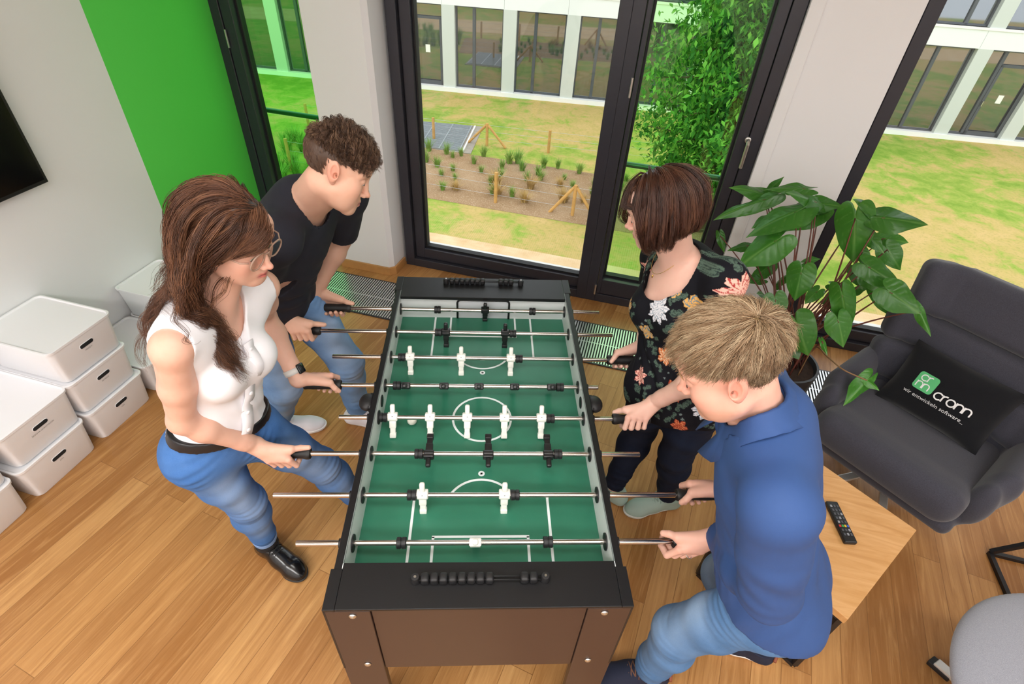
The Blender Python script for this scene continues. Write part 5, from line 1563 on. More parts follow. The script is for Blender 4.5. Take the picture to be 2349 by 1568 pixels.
for s in 'RL':
    a, k = J['an' + s], J['kn' + s]; d = nv(k - a)
    garment(w1, 'sock', [(p_cone(a - d * .03, a + d * .05, .042, .040), 0)], [plane_cut(a + d * .028, d)], M_sock, .0034, (.0008, 80, 4))
# watch with woven strap
h = w1.h['L']; el, wr = J['elL'], J['wrL']; d = nv(wr - el); c = wr - d * .035; up = nv(h['d0'] - d * (h['d0'] @ d)); sd = np.cross(d, up)
M_strap = plain('pale_woven_strap', '#d6d2ce', .85, bump=.2, bscale=500)
V = []; n = 36
for i in range(n):
    a = 2 * math.pi * i / n
    for x, r in ((-.010, .0292), (.010, .0288)): V.append(c + d * x + r * (math.cos(a) * up * .94 + math.sin(a) * sd * 1.06))
wt = MB(); wt.add(V, [(2 * i, 2 * i + 1, 2 * ((i + 1) % n) + 1, 2 * ((i + 1) % n)) for i in range(n)]); o = wt.build('watch', M_strap, w1.obj, smooth=True); o.modifiers.new('t', 'SOLIDIFY').thickness = .003
Rw = np.stack([d, sd, up], 1)
V, F_ = rbox((0, 0, 0), (.034, .030, .009), .004); MB().add(V @ Rw.T + c + up * .0315, F_).build('watch_case', plain('dark_watch_glass', '#101114', .12), o, smooth=True)
# glasses
M_acet = NT('clear_rose_acetate'); M_acet.bsdf(lin('#d8b8a4'), .15, 0, .5, **{'Transmission Weight': .55, 'IOR': 1.3}); M_acet = M_acet.m
hw = lambda v: w1.O + w1.R @ (np.array(v, float) * w1.hs)
gm = MB()
rim = {}
for y in (-1, 1):
    pts = [hw((.101 - .16 * abs(.026 * math.cos(a) * .5) , y * .034 + .026 * math.cos(a), -.004 + .0225 * math.sin(a) * (1.06 if math.sin(a) > 0 else 1))) for a in np.linspace(0, 2 * math.pi, 25)]
    gm.tube(pts, .0021, 8, False); rim[y] = pts
    gm.tube([hw((.093, y * .060, .006)), hw((.080, y * .074, .007)), hw((.03, y * .080, .006)), hw((-.012, y * .080, .004)), hw((-.03, y * .078, -.018))], .0019, 8)
gm.tube([hw((.100, -.010, .004)), hw((.105, 0, .008)), hw((.100, .010, .004))], .0019, 8)
g = gm.build('glasses', M_acet, w1.obj, smooth=True)
for y in (-1, 1): MB().add(rim[y][:-1], [tuple(range(24))]).build('lens', glass_mat('spectacle_lens', (.98, .98, .98, 1), .05), g)

# long wavy hair
def resample(P, m):
    """smooth curve through the joints of each path"""
    N, n, _ = P.shape; t = np.linspace(0, n - 1, m); i = np.clip(t.astype(int), 0, n - 2); f = (t - i)[None, :, None]
    p0, p1, p2, p3 = P[:, np.maximum(i - 1, 0)], P[:, i], P[:, i + 1], P[:, np.minimum(i + 2, n - 1)]
    return .5 * (2 * p1 + (p2 - p0) * f + (2 * p0 - 5 * p1 + 4 * p2 - p3) * f ** 2 + (3 * p1 - p0 - 3 * p2 + p3) * f ** 3)
def long_hair(S, seed, n_guides, per, cols, wave):
    rg = np.random.default_rng(seed); q, nn = scalp(n_guides, rg, front=.082, temple=.03, side=.0, nape=-.05)
    ex = np.stack([rg.uniform(-.09, .07, 90), rg.normal(.026, .012, 90), np.full(90, .2)], 1) - CRC; ex /= np.linalg.norm(ex / CRR, axis=1)[:, None]; ne = ex / CRR ** 2; q = np.concatenate([q, CRC + ex]); nn = np.concatenate([nn, ne / np.linalg.norm(ne, axis=1)[:, None]])
    kp = ~((q[:, 1] > .030) & (q[:, 0] > .02)); q, nn = q[kp], nn[kp]
    q0 = to_w(S, q); N = len(q); down = np.array((0, 0, -1.0)); back = -S.R[:, 0]
    part = np.array((.03, .030, .112)); flow = (q - part) * (.55, 1, 1); flow[:, 0] -= .03; flow -= nn * (flow * nn).sum(1)[:, None]; flow /= np.linalg.norm(flow, axis=1)[:, None] + 1e-6
    flow[:, 0] -= .45 * np.clip((q[:, 0] + .02) / .08, 0, 1)
    flow -= nn * (flow * nn).sum(1)[:, None]; flow /= np.linalg.norm(flow, axis=1)[:, None] + 1e-6
    ff_ = np.clip((q[:, 0] - .03) / .03, 0, 1); flow[:, 1] -= 1.1 * ff_; flow[:, 0] *= 1 - .6 * ff_
    fr_ = np.clip((q[:, 1] - .028) / .02, 0, 1) * np.clip((q[:, 0]) / .04, 0, 1); flow[:, 0] -= 1.6 * fr_; flow[:, 1] += .4 * fr_; flow -= nn * (flow * nn).sum(1)[:, None]; flow /= np.linalg.norm(flow, axis=1)[:, None] + 1e-6
    d0 = (.10 * nn + flow) @ S.R.T
    far = np.clip((q[:, 1] - .0) / .04, 0, 1)
    L = rg.uniform(.37, .47, N) * (1 - .42 * far); layer = rg.uniform(.003, .015, N)
    body_p = [p for p, _ in S.torso(.030) + S.yoke(.028)] + [p_cone(S.at(1.0), S.O + S.R @ np.array((0, 0, -.07)), .075, .062)] + [p for s in 'RL' for p, _ in S.arm(s, .012)[:2]]
    def coll(P, lay):
        for lo, hi, fn in body_p:
            m = np.all((P > lo - .03) & (P < hi + .03), 1)
            if not m.any(): continue
            X = P[m]; v = fn(X) - lay[m] * .5; e = 1e-3
            gr = np.stack([fn(X + np.eye(3)[k] * e) - fn(X - np.eye(3)[k] * e) for k in range(3)], 1); gr /= np.linalg.norm(gr, axis=1)[:, None] + 1e-9
            P[m] = X + gr * np.maximum(-v, 0)[:, None]
        l = (P - S.O) @ S.R; lim = .058 - .045 * np.clip(l[:, 1] / .03, 0, 1) - .10 * np.clip(-.02 - l[:, 2], 0, .2); m = (l[:, 0] > lim) & (l[:, 2] < .012) & (l[:, 2] > -.20)
        if m.any(): l[m, 0] = .35 * l[m, 0] + .65 * lim[m]; P[m] = S.O + l[m] @ S.R.T
        return P
    P = [q0.copy()]; d = d0 / np.linalg.norm(d0, axis=1)[:, None]; Sn = 26; st = (L / (Sn - 1))[:, None]
    ph = rg.uniform(0, 6.28, N)
    for i in range(1, Sn):
        t = i / (Sn - 1); l = (P[-1] - S.O) @ S.R
        d = d * .70 + down * (.14 + .25 * t) + back * (.22 * np.clip((l[:, 0] + .01) / .05, 0, 1) * (l[:, 2] < .09))[:, None]; d /= np.linalg.norm(d, axis=1)[:, None]
        x = P[-1] + d * st; l = (x - S.O) @ S.R / S.hs; l = push_out(l, layer * min(1, .4 + 2.0 * t)); x = to_w(S, l)
        x = coll(x, layer); d = x - P[-1]; d /= np.linalg.norm(d, axis=1)[:, None] + 1e-9; P.append(x)
    G = np.stack(P, 1); ow = G - S.O; ow[:, :, 2] = 0; ow -= S.R[:, 0] * np.maximum(0, (ow @ S.R[:, 0]))[..., None]; ow /= np.linalg.norm(ow, axis=2, keepdims=True) + 1e-6; ramp = np.clip((np.linspace(0, 1, G.shape[1]) - .25) / .5, 0, 1)[None, :, None]; G = G + ow * ramp * rg.uniform(0, .05, (len(G), 1, 1))
    G = resample(G, 54); Sn = 54
    gd_ = np.hypot(G[:, :, 0] - S.O[0], G[:, :, 1] - S.O[1]); kp = ((gd_ < .215) | (G[:, :, 2] < S.O[2] - .17)).all(1); G, L, ph = G[kp], L[kp], ph[kp]; N = len(G)
    tt = np.linspace(0, 1, Sn)[None, :, None]
    tg = np.gradient(G, axis=1); tg /= np.linalg.norm(tg, axis=2, keepdims=True) + 1e-9
    for _ in range(3): tg[:, 1:-1] = (tg[:, :-2] + tg[:, 1:-1] + tg[:, 2:]) / 3
    a = np.cross(tg, np.array((.3, .2, 1.0))); a /= np.linalg.norm(a, axis=2, keepdims=True) + 1e-6; b = np.cross(tg, a)
    wl = rg.uniform(.065, .10, N)[:, None, None]; arc = (L[:, None, None] * tt)
    G = G + wave * np.clip((arc - .11) / .14, 0, 1) * (np.sin(arc / wl * 6.28 + ph[:, None, None]) * a + .7 * np.cos(arc / wl * 6.28 + ph[:, None, None]) * b)
    K = np.repeat(G, per, 0); M = len(K)
    off = rg.normal(0, 1, (M, 3)); off /= np.linalg.norm(off, axis=1)[:, None]
    off = off[:, None, :] * (rg.uniform(.002, .0125, M))[:, None, None] * np.clip(.22 + 2.2 * tt, 0, 1) * (1 - .2 * tt)
    fz = rg.normal(0, 1, (M, 8, 3)); fz = resample(fz, Sn)
    K = K + off + fz * .0022 * tt
    C = pal(cols, N, rg, .12); C = np.repeat(C, per, 0) * rg.uniform(.88, 1.15, (M, 1))
    return K, C
def undercoat(S, n, part, L, cols, seed, lay=(.006, .011), fwd=0.0, **kw):
    """short flat strands that follow the parting and hide the scalp"""
    rg = np.random.default_rng(seed); q, nn = scalp(n, rg, **kw); part = np.array(part)
    def flow(P):
        f = P - part; f[:, 0] = f[:, 0] * .35 + fwd; nr = (P - CRC) / CRR ** 2; nr /= np.linalg.norm(nr, axis=1)[:, None]; f -= nr * (f * nr).sum(1)[:, None]; return f / (np.linalg.norm(f, axis=1)[:, None] + 1e-6)
    G = grow(q, flow(q) + .1 * nn, np.full(len(q), L) * rg.uniform(.7, 1.1, len(q)), 10, lambda P, d, t: .4 * d + .6 * flow(P), rg.uniform(*lay, len(q)))
    K = to_w(S, G + rg.normal(0, .0006, G.shape)); return K, .0008, pal(cols, len(q), rg, .2)
def fringe(S, n, L, goal, cols, seed, x0=.045):
    rg = np.random.default_rng(seed); y = rg.uniform(-.045, .052, n); x = rg.uniform(x0, .0815, n) - .35 * y * y / .075
    q = np.stack([x, y, CRC[2] + CRR[2] * np.sqrt(np.maximum(0, 1 - ((x - CRC[0]) / CRR[0]) ** 2 - (y / CRR[1]) ** 2))], 1)
    goal = np.array(goal)
    def st(P, d, t):
        f = goal - P + np.array((.05, 0, .05)) * (1 - t); f /= np.linalg.norm(f, axis=1)[:, None]; return .72 * d + .28 * f
    nn = (q - CRC) / CRR ** 2; nn /= np.linalg.norm(nn, axis=1)[:, None]
    G = grow(q, np.array((.12, -1, .05)) + .15 * nn, np.full(n, L) * rg.uniform(.85, 1.1, n), 18, st, rg.uniform(.012, .023, n))
    return to_w(S, G + rg.normal(0, .0012, (n, 1, 3)) + resample(rg.normal(0, 1, (n, 5, 3)), 18) * .0015), .0006, pal(cols, n, rg, .2)
K, C = long_hair(w1, 4, 430, 14, ['#4a2f22', '#5a3a2a', '#6b4733', '#7d563e'], .0058)
finish_hair(w1, 'hair', [(K, .0006, C), fringe(w1, 1500, .15, (.030, -.098, -.010), ['#5a3a2a', '#6b4733', '#7d563e'], 5, .045), undercoat(w1, 1500, (.03, .062, .09), .09, ['#4a2f22', '#5a3a2a', '#6b4733'], 18, (.007, .012), -.03, front=.066, temple=.030, side=.01, nape=-.05), undercoat(w1, 2600, (.02, .028, .1), .085, ['#4a2f22', '#5a3a2a', '#6b4733'], 8, fwd=-.03, front=.066, temple=.030, side=.01, nape=-.05)], .006, '#2a1a13', dict(front=.062, temple=.030, side=.01, nape=-.055), .38)

# ================================================= man in the dark T-shirt
m1 = Person('M1', 'young man with short curly brown hair and dark navy T-shirt, bending over the table', 'm',
            dict(base='#dfb199', flush='#d28a74', brow='#6e513c', lip='#c08078'), hs=.96, girth=.9)
m1.body(); eyes(m1, '#4b5a58'); nails(m1)
M_navy = plain('navy_jersey', '#1a1c28', 0.85, bump=0.05, bscale=700)
J = m1.J
ts = m1.torso(.016, .012) + m1.yoke(.013) + [(p_ell(m1.at(-.06, -.005), (.126, .176, .19), m1.fr(0)), .06)]
cuts = [plane_cut(m1.at(-.17), -m1.up), neck_cut(m1, .068, .060, .012, None, .045)]
for s in 'RL':
    sh, el = J['sh' + s], J['el' + s]; ts.append((p_cone(sh, part_way(sh, el, .9), .066, .062), .035)); cuts.append(plane_cut(part_way(sh, el, .84), el - sh, .12))
fol = [crease(m1, m1.at(.3, .1), .16, m1.up + .3 * m1.fr(1)[:, 1], .004, .085, 3), crease(m1, m1.at(.55, 0, -.14), .14, m1.up - .9 * m1.fr(1)[:, 0], .005, .07, 6), crease(m1, m1.at(.05, .05), .2, m1.fr(0)[:, 1] + .2 * m1.up, .005, .08, 9)]
garment(m1, 't_shirt', ts, cuts, M_navy, .0048, (.003, 22, 5), fol)
M_den2 = denim('light_denim', '#6289ba', '#7da3d0', '#bcd6f4')
jeans(m1, M_den2, .014, .93, .06, cuffj=.016, kneew=1.05)
M_wsn = plain('white_sneaker', '#e8e6ec', .7, bump=.1, bscale=500); M_sw = plain('white_sole', '#f0efef', .6); M_lw = plain('white_lace', '#e9e9ee', .8)
for s in 'RL': shoe(m1, s, M_wsn, M_sw, M_lw, L=.185, w=1.06, hgt=.098, sole_h=.026)
rg = np.random.default_rng(9)
kw = dict(front=.084, temple=.035, side=.03, nape=-.05)
q, nn = scalp(1150, rg, **kw); top = np.clip((q[:, 2] - .035 + .25 * q[:, 0]) / .045, 0, 1)
N = len(q); L = .014 + .040 * top * rg.uniform(.8, 1.15, N) * (1 - .25 * (q[:, 0] > .05)); lay = .003 + top * rg.uniform(.003, .020, N)
wh = np.array((-.07, 0, .09)); fw = q - wh; fw -= nn * (fw * nn).sum(1)[:, None]; fw /= np.linalg.norm(fw, axis=1)[:, None] + 1e-6
G = grow(q, nn * .9 + fw * .5, L, 22, lambda P, d, t: d * .82 + fw * .14 + np.array((.02, 0, -.03)) , lay)
tt = np.linspace(0, 1, 22)[None, :, None]; ph = rg.uniform(0, 6.28, (N, 1, 1)); R_ = (.0075 * top * rg.uniform(.7, 1.2, N))[:, None, None]
tg = np.gradient(G, axis=1); tg /= np.linalg.norm(tg, axis=2, keepdims=True) + 1e-9; a = np.cross(tg, rg.normal(size=(N, 1, 3))); a /= np.linalg.norm(a, axis=2, keepdims=True) + 1e-9; b = np.cross(tg, a)
ang = tt * rg.uniform(9, 15, (N, 1, 1)) + ph
G = G + R_ * np.clip(tt * 3, 0, 1) * (np.cos(ang) * a + np.sin(ang) * b)
per = 9; K = np.repeat(G, per, 0); M = len(K); tp = np.repeat(top, per)
off = rg.normal(0, 1, (M, 1, 3)) * (.0011 + .0012 * tp)[:, None, None]; K = K + off
C = np.repeat(pal(['#4b3528', '#5d4433', '#6b5140', '#7b5f4a'], N, rg), per, 0) * rg.uniform(.85, 1.15, (M, 1))
finish_hair(m1, 'hair', [(to_w(m1, K), .0006, C)], .004, '#4a3629', kw, .45)

# ================================================= woman in the flowered top
w2 = Person('W2', 'woman with a brown bob and a black flowered top, holding the middle rods', 'f',
            dict(base='#e4b8a6', flush='#dc9486', brow='#5d4032', lip='#cf7f7a'), hs=.96, girth=.93)
w2.body(); eyes(w2, '#4a5a6a'); nails(w2)
J = w2.J
k = NT('flowered_black_viscose'); k.bsdf(rough=.8, spec=.2); at = k.n('Attribute'); at.attribute_name = 'col'; k.l(at.outputs['Color'], k.b.inputs['Base Color']); M_flow = k.m
fl = w2.torso(.014, .016) + w2.yoke(.012) + [(p_ell(w2.at(.0, 0), (.122, .185, .17), w2.fr(0)), .06)]
cuts = [plane_cut(w2.at(-.16), -w2.up), neck_cut(w2, .085, .094, .035, ((1.02, .05), (.86, .135), .075, .045))]
for s in 'RL':
    sh, el = J['sh' + s], J['el' + s]; fl.append((p_cone(sh, part_way(sh, el, .62), .054, .058), .03)); cuts.append(plane_cut(part_way(sh, el, .55), el - sh, .11))
fol = [crease(w2, w2.at(.35, .05), .17, w2.fr(1)[:, 1] + .3 * w2.up, .005, .06, 4), crease(w2, w2.at(.05, 0), .2, w2.fr(0)[:, 1], .006, .07, 7)]
FLOW = []
def flowers(V):
    rgf = np.random.default_rng(12)
    c = np.tile(np.array(lin('#101017')[:3]), (len(V), 1)); cen = w2.at(.5); Fr = w2.fr(.7)
    q = (V - w2.pel) @ Fr; az = np.arctan2(q[:, 1], q[:, 0] + .0); uv = np.stack([az * .15, q[:, 2]], 1)
    def put(u0, v0, r, col, col2, petals, rough, rot=0., fill=.55):
        dx = uv[:, 0] - u0; dx = (dx + .471) % .942 - .471; dy = uv[:, 1] - v0; rr = np.hypot(dx, dy) / r; th = np.arctan2(dy, dx) + rot
        edge = fill + (1 - fill) * np.abs(np.cos(th * petals / 2)) + rough * np.sin(th * petals * 3 + 2)
        m = rr < edge; vein = (np.sin(th * petals * 2 + 9 * rr) > .75) | ((rr > edge * .55) & (rr < edge * .62))
        c[m] = lin(col)[:3]; mm = m & vein; c[mm] = lin(col2)[:3]
    spots = [(.232, .445, .046, 'p'), (.040, .365, .044, 'w'), (-.06, .46, .024, 'y'), (.10, .425, .024, 'y'), (-.1, .34, .026, 'y'), (-.22, .33, .026, 'y'), (.155, .385, .03, 'y'), (.195, .35, .024, 'o'), (.18, .25, .03, 'o'), (-.02, .27, .03, 'y'), (.06, .2, .034, 'o'), (.0, .42, .02, 'o'), (.27, .38, .024, 'y'), (-.20, .43, .042, 'p'), (.3, .46, .024, 'y'),
             (.2, .18, .03, 'w'), (.1, .08, .04, 'r'), (.2, .02, .04, 'w'), (-.05, .1, .034, 'p'), (-.2, .2, .036, 'w'), (-.33, .4, .035, 'w'), (-.36, .25, .03, 'y'), (.3, .36, .03, 'y'), (.33, .2, .036, 'p'), (0, 0, .03, 'y'), (.12, -.06, .034, 'r'), (-.15, -.02, .034, 'o'), (.27, -.04, .03, 'y')]
    K = {'p': ('#efb7a6', '#a33a3a', 7), 'w': ('#e6e4ea', '#9aa6b4', 9), 'y': ('#d9a860', '#5b7f8f', 4), 'o': ('#c9713f', '#e8cfae', 5), 'r': ('#a8452f', '#d98a5c', 6)}
    for u0, v0, r, t in spots:
        for _ in range(5):
            a_ = rgf.uniform(0, 6.28); lu, lv = u0 + 1.5 * r * math.cos(a_), v0 + 1.5 * r * math.sin(a_); put(lu, lv, r * .42, '#4f6256', '#2b3a36', 2, 0, a_, .18)
        put(u0, v0, r, *K[t], .05, rgf.uniform(0, 6))
    for _ in range(90): put(rgf.uniform(-.45, .45), rgf.uniform(-.1, .5), rgf.uniform(.004, .008), '#6d7a78', '#6d7a78', 4, 0)
    return c
garment(w2, 'flowered_top', fl, cuts, M_flow, .0029, (.003, 24, 8), fol, colors=flowers)
M_den3 = denim('dark_denim', '#151b2b', '#1d2538', '#2b3750')
jeans(w2, M_den3, .008, .97, .04, cuffj=.009, famt=.35)
M_mint = plain('grey_green_knit', '#9fb3a8', .85, bump=.25, bscale=450); M_sgrey = plain('pale_grey_sole', '#d5d8d2', .6); M_lg = plain('grey_green_lace', '#8ea297', .8)
for s in 'RL': shoe(w2, s, M_mint, M_sgrey, M_lg, L=.172, w=.98, hgt=.09, sole_h=.024)
nl = MB(); pts = []
for i in range(25):
    a_ = math.radians(-140 + 280 * i / 24); r = .064
    p = w2.at(1.0, .02) + w2.fr(1)[:, 0] * r * math.cos(a_) * 1.15 + w2.fr(1)[:, 1] * r * math.sin(a_) + w2.up * (.02 - .055 * max(0, math.cos(a_)) ** 1.5); pts.append(p)
nl.tube(pts, .0008, 6); nl.sphere(w2.at(1.0, .1) - w2.up * .042, (.003, .003, .006), 10, 8); nl.build('necklace', M_gold, w2.obj, smooth=True)
# bob
rg = np.random.default_rng(21)
kw = dict(front=.080, temple=.03, side=.0, nape=-.045)
q, nn = scalp(430, rg, **kw); N = len(q)
gdir = (np.array((0, 0, -1.0)) @ w2.R)
part = np.array((.02, -.034, .106)); fw = q - part; fw -= nn * (fw * nn).sum(1)[:, None]; fw[:, 0] *= .75; fw /= np.linalg.norm(fw, axis=1)[:, None] + 1e-6
zb = -.070 + .03 * (q[:, 0] < -.03)
L = np.clip((q[:, 2] - zb) * 1.12 + .030, .05, .24) * rg.uniform(.93, 1.04, N); lay = rg.uniform(.008, .036, N)
def st(P, d, t):
    inw = -(P - np.array((-.005, 0, 0)))*np.array((1, 1, 0)); inw /= np.linalg.norm(inw, axis=1)[:, None] + 1e-6
    return d * .72 + gdir * (.10 + .22 * t) + fw * .25 * (1 - t) + inw * (.55 * max(0, t - .72) / .28)
def bobcoll(P, lay):
    m = (P[:, 0] > .05) & (P[:, 2] < .05) & (np.abs(P[:, 1]) < .062); P[m, 1] = np.sign(P[m, 1] + 1e-6) * .062
    m = (P[:, 0] > .054) & (P[:, 1] > -.050) & (P[:, 2] < .060); P[m, 0] = .3 * P[m, 0] + .7 * .054
    r = np.hypot(P[:, 0] + .02, P[:, 1]); m = (P[:, 2] < -.05) & (r < .06); s_ = .06 / np.maximum(r[m], 1e-4); P[m, 0] = (P[m, 0] + .02) * s_ - .02; P[m, 1] *= s_; return P
G = grow(q, nn * .5 + fw, L, 24, st, lay, bobcoll)
per = 17; K = np.repeat(G, per, 0); M = len(K); tt = np.linspace(0, 1, 24)[None, :, None]
off = rg.normal(0, 1, (M, 1, 3)); off /= np.linalg.norm(off, axis=2, keepdims=True); K = K + off * rg.uniform(.001, .0085, (M, 1, 1)) * np.clip(.4 + 2 * tt, 0, 1) * (1 - .35 * tt) + resample(rg.normal(0, 1, (M, 6, 3)), 24) * .0022 * tt
C = np.repeat(pal(['#4a2d22', '#57382b', '#664433', '#3f271e'], N, rg), per, 0) * rg.uniform(.85, 1.18, (M, 1))
finish_hair(w2, 'hair', [(to_w(w2, K), .0006, C), undercoat(w2, 2200, (.02, -.034, .1), .08, ['#4a2d22', '#57382b', '#664433'], 9, front=.079, temple=.03, side=.005, nape=-.05)], .006, '#3d261c', dict(front=.079, temple=.03, side=.005, nape=-.055), .36)

# ================================================= man in the blue shirt
m2 = Person('M2', 'blond man in a blue long-sleeved shirt and jeans at the near table corner', 'm',
            dict(base='#e2b09c', flush='#d98774', brow='#a98462', lip='#c9827a', stubble='#b98a6c'), hs=.98, girth=.9, lg=.82, td=.86, nw=.86)
m2.body(); eyes(m2, '#52636e'); nails(m2)
M_blue = plain('royal_blue_cotton', '#2a4a80', 0.75, bump=0.06, bscale=800)
J = m2.J
sh_ = m2.torso(.020, .014) + m2.yoke(.018) + [(p_ell(m2.at(.0, -.005), (.112, .160, .20), m2.fr(0)), .07)]
cuts = [plane_cut(m2.at(.02, 0), nv(-m2.up + .42 * m2.fr(0)[:, 0])), neck_cut(m2, .066, .060, .012, None, .05)]
fol = []
for i, s in enumerate('RL'):
    sh_ += [(q_, .012) for q_, _ in m2.arm(s, .021, j=.014)]
    sh, el, wr = J['sh' + s], J['el' + s], J['wr' + s]; d = nv(wr - el); e = wr - d * .018
    sh_.append((p_cone(e - d * .055, e + d * .03, .041, .040), .01)); cuts.append(plane_cut(e, d, .08))
    fol += [crease(m2, el, .09, nv(el - sh) + .9 * d, .005, .055, 2 + i), crease(m2, part_way(el, wr, .6), .07, d + .3 * m2.up, .004, .036, 4 + i), crease(m2, part_way(sh, el, .6), .09, nv(el - sh) + .8 * m2.fr(1)[:, 0], .003, .08, 6 + i)]
fol += [crease(m2, m2.at(.35, -.1), .14, m2.up + .8 * m2.fr(1)[:, 1], .004, .10, 11), crease(m2, m2.at(.25, .05, .14), .11, m2.up * .6 + m2.fr(0)[:, 0], .005, .075, 14), lambda P: .0022 * smooth_noise(P, 31, 46), lambda P: .006 * np.clip(smooth_noise(P * np.array((1, 1, .45), np.float32), 35, 15), -.2, 1)]
shirt = garment(m2, 'shirt', sh_, cuts, M_blue, .0048, (.0035, 18, 6), fol)
# collar
cb = m2.at(1.0, .012); ax = nv((m2.O + m2.R @ np.array((-.015, 0, -.06))) - (cb - m2.up * .02)); ff = m2.fr(1)[:, 0]; ff = nv(ff - ax * (ff @ ax)); ll = np.cross(ax, ff)
V = []; n = 40
def cloth_h(dv, r):
    zz = np.linspace(.13, -.16, 59); P = cb + ax * zz[:, None] + r * dv; d = np.min([q_[2](P) for q_, _ in sh_], 0); k_ = np.argmax(d < .004); return zz[k_] if (d < .004).any() else -.1
for i in range(n + 1):
    a_ = math.radians(12 + 336 * i / n); fr_ = 1 - abs(i / n - .5) * 2       # 0 at the front ends
    pt = max(0, 1 - fr_ / .20); dv = math.cos(a_) * ff + math.sin(a_) * ll
    h1 = max(min(cloth_h(dv, .068), .07), -.035); h2 = max(cloth_h(dv, .086), -.06); h3 = max(cloth_h(dv, .104 + .03 * pt), -.10)
    dr = lambda r, z: cb + ax * z + r * dv
    V += [dr(.060, h1 - .03), dr(.059, h1 + .022), dr(.062, h1 + .031), dr(.068, h1 + .031), dr(.086, max(h2 + .010, h1 - .01)), dr(.104 + .03 * pt, max(h3 + .007, h2 - .05 - .02 * pt))]
q6 = 6
co = MB(); co.add(V, [(i * q6 + k_, i * q6 + k_ + 1, (i + 1) * q6 + k_ + 1, (i + 1) * q6 + k_) for i in range(n) for k_ in range(q6 - 1)])
o = co.build('collar', M_blue, shirt, smooth=True); o.modifiers.new('t', 'SOLIDIFY').thickness = .0025
for s in 'RL':
    el, wr = J['el' + s], J['wr' + s]; d = nv(wr - el); e = wr - d * .018
    garment(m2, 'cuff', [(p_cone(e - d * .075, e + d * .03, .044, .0425), 0)], [plane_cut(e - d * .060, -d), plane_cut(e + d * .002, d)], M_blue, .0036, (.0012, 50, 4), parent=shirt)
M_den4 = denim('washed_denim', '#4a719f', '#6289b8', '#a9c8ea')
jeans(m2, M_den4, .010, .95, .16, cuffj=.018, kneew=1.08)
M_nvy = plain('navy_canvas', '#1c2238', .85, bump=.2, bscale=450); M_tan = plain('brown_lace', '#7a5440', .8)
for s in 'RL':
    up, qf = shoe(m2, s, M_nvy, M_sw, M_tan, L=.188, w=1.06, hgt=.092, sole_h=.028)
    MB().tube([qf(-.076, -.03, .055), qf(-.086, 0, .06), qf(-.076, .03, .055)], .006, 8).build('heel_patch', plain('brown_leather_patch', '#8a4a30', .6), up, smooth=True)
rc, rt = m2.h['L']['ring']; b = MB(); a_ = np.cross(rt, (0, 0, 1.0)); a_ = nv(a_); b2 = np.cross(rt, a_)
b.tube([rc + .0102 * (math.cos(x) * a_ + math.sin(x) * b2) for x in np.linspace(0, 6.2832, 21)], .0013, 8, False); b.build('ring', M_steel, m2.obj, smooth=True)
rg = np.random.default_rng(33)
kw = dict(front=.086, temple=.042, side=.036, nape=-.045)
q, nn = scalp(2000, rg, **kw); wh = np.array((-.066, .012, .094))
dd = rg.normal(0, .014, (160, 3)) + wh - CRC; dd /= np.linalg.norm(dd / CRR, axis=1)[:, None]; q = np.concatenate([q, CRC + dd]); n2 = dd / CRR ** 2; nn = np.concatenate([nn, n2 / np.linalg.norm(n2, axis=1)[:, None]])
N = len(q); top = np.clip((q[:, 2] - .03) / .05, 0, 1)
fw = q - wh; fw -= nn * (fw * nn).sum(1)[:, None]; fw /= np.linalg.norm(fw, axis=1)[:, None] + 1e-6
fw = fw + np.array((.25, -.22, 0)) * top[:, None] + rg.normal(0, .16, (N, 3))
L = (.013 + .038 * top) * rg.uniform(.7, 1.2, N); lay = .003 + (.001 + .015 * top) * rg.uniform(.1, 1, N)
gd = (np.array((0, 0, -1.0)) @ m2.R)
G = grow(q, nn * (.18 + .40 * top)[:, None] + fw, L, 14, lambda P, d, t: d * .80 + fw * .20 + gd * (.03 + .06 * t), lay)
per = 9; K = np.repeat(G, per, 0); M = len(K); tt = np.linspace(0, 1, 14)[None, :, None]
K = K + rg.normal(0, 1, (M, 1, 3)) * .0022 * (1 - .3 * tt) + rg.normal(0, 1, (M, 1, 3)) * .0022 * tt + resample(rg.normal(0, 1, (M, 5, 3)), 14) * .0016 * tt
tp = np.repeat(top, per)[:, None]
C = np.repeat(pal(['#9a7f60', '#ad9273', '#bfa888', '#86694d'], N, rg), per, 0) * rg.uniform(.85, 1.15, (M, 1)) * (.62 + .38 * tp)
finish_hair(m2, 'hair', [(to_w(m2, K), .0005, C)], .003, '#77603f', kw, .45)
PLANT = (1.27, 1.20)
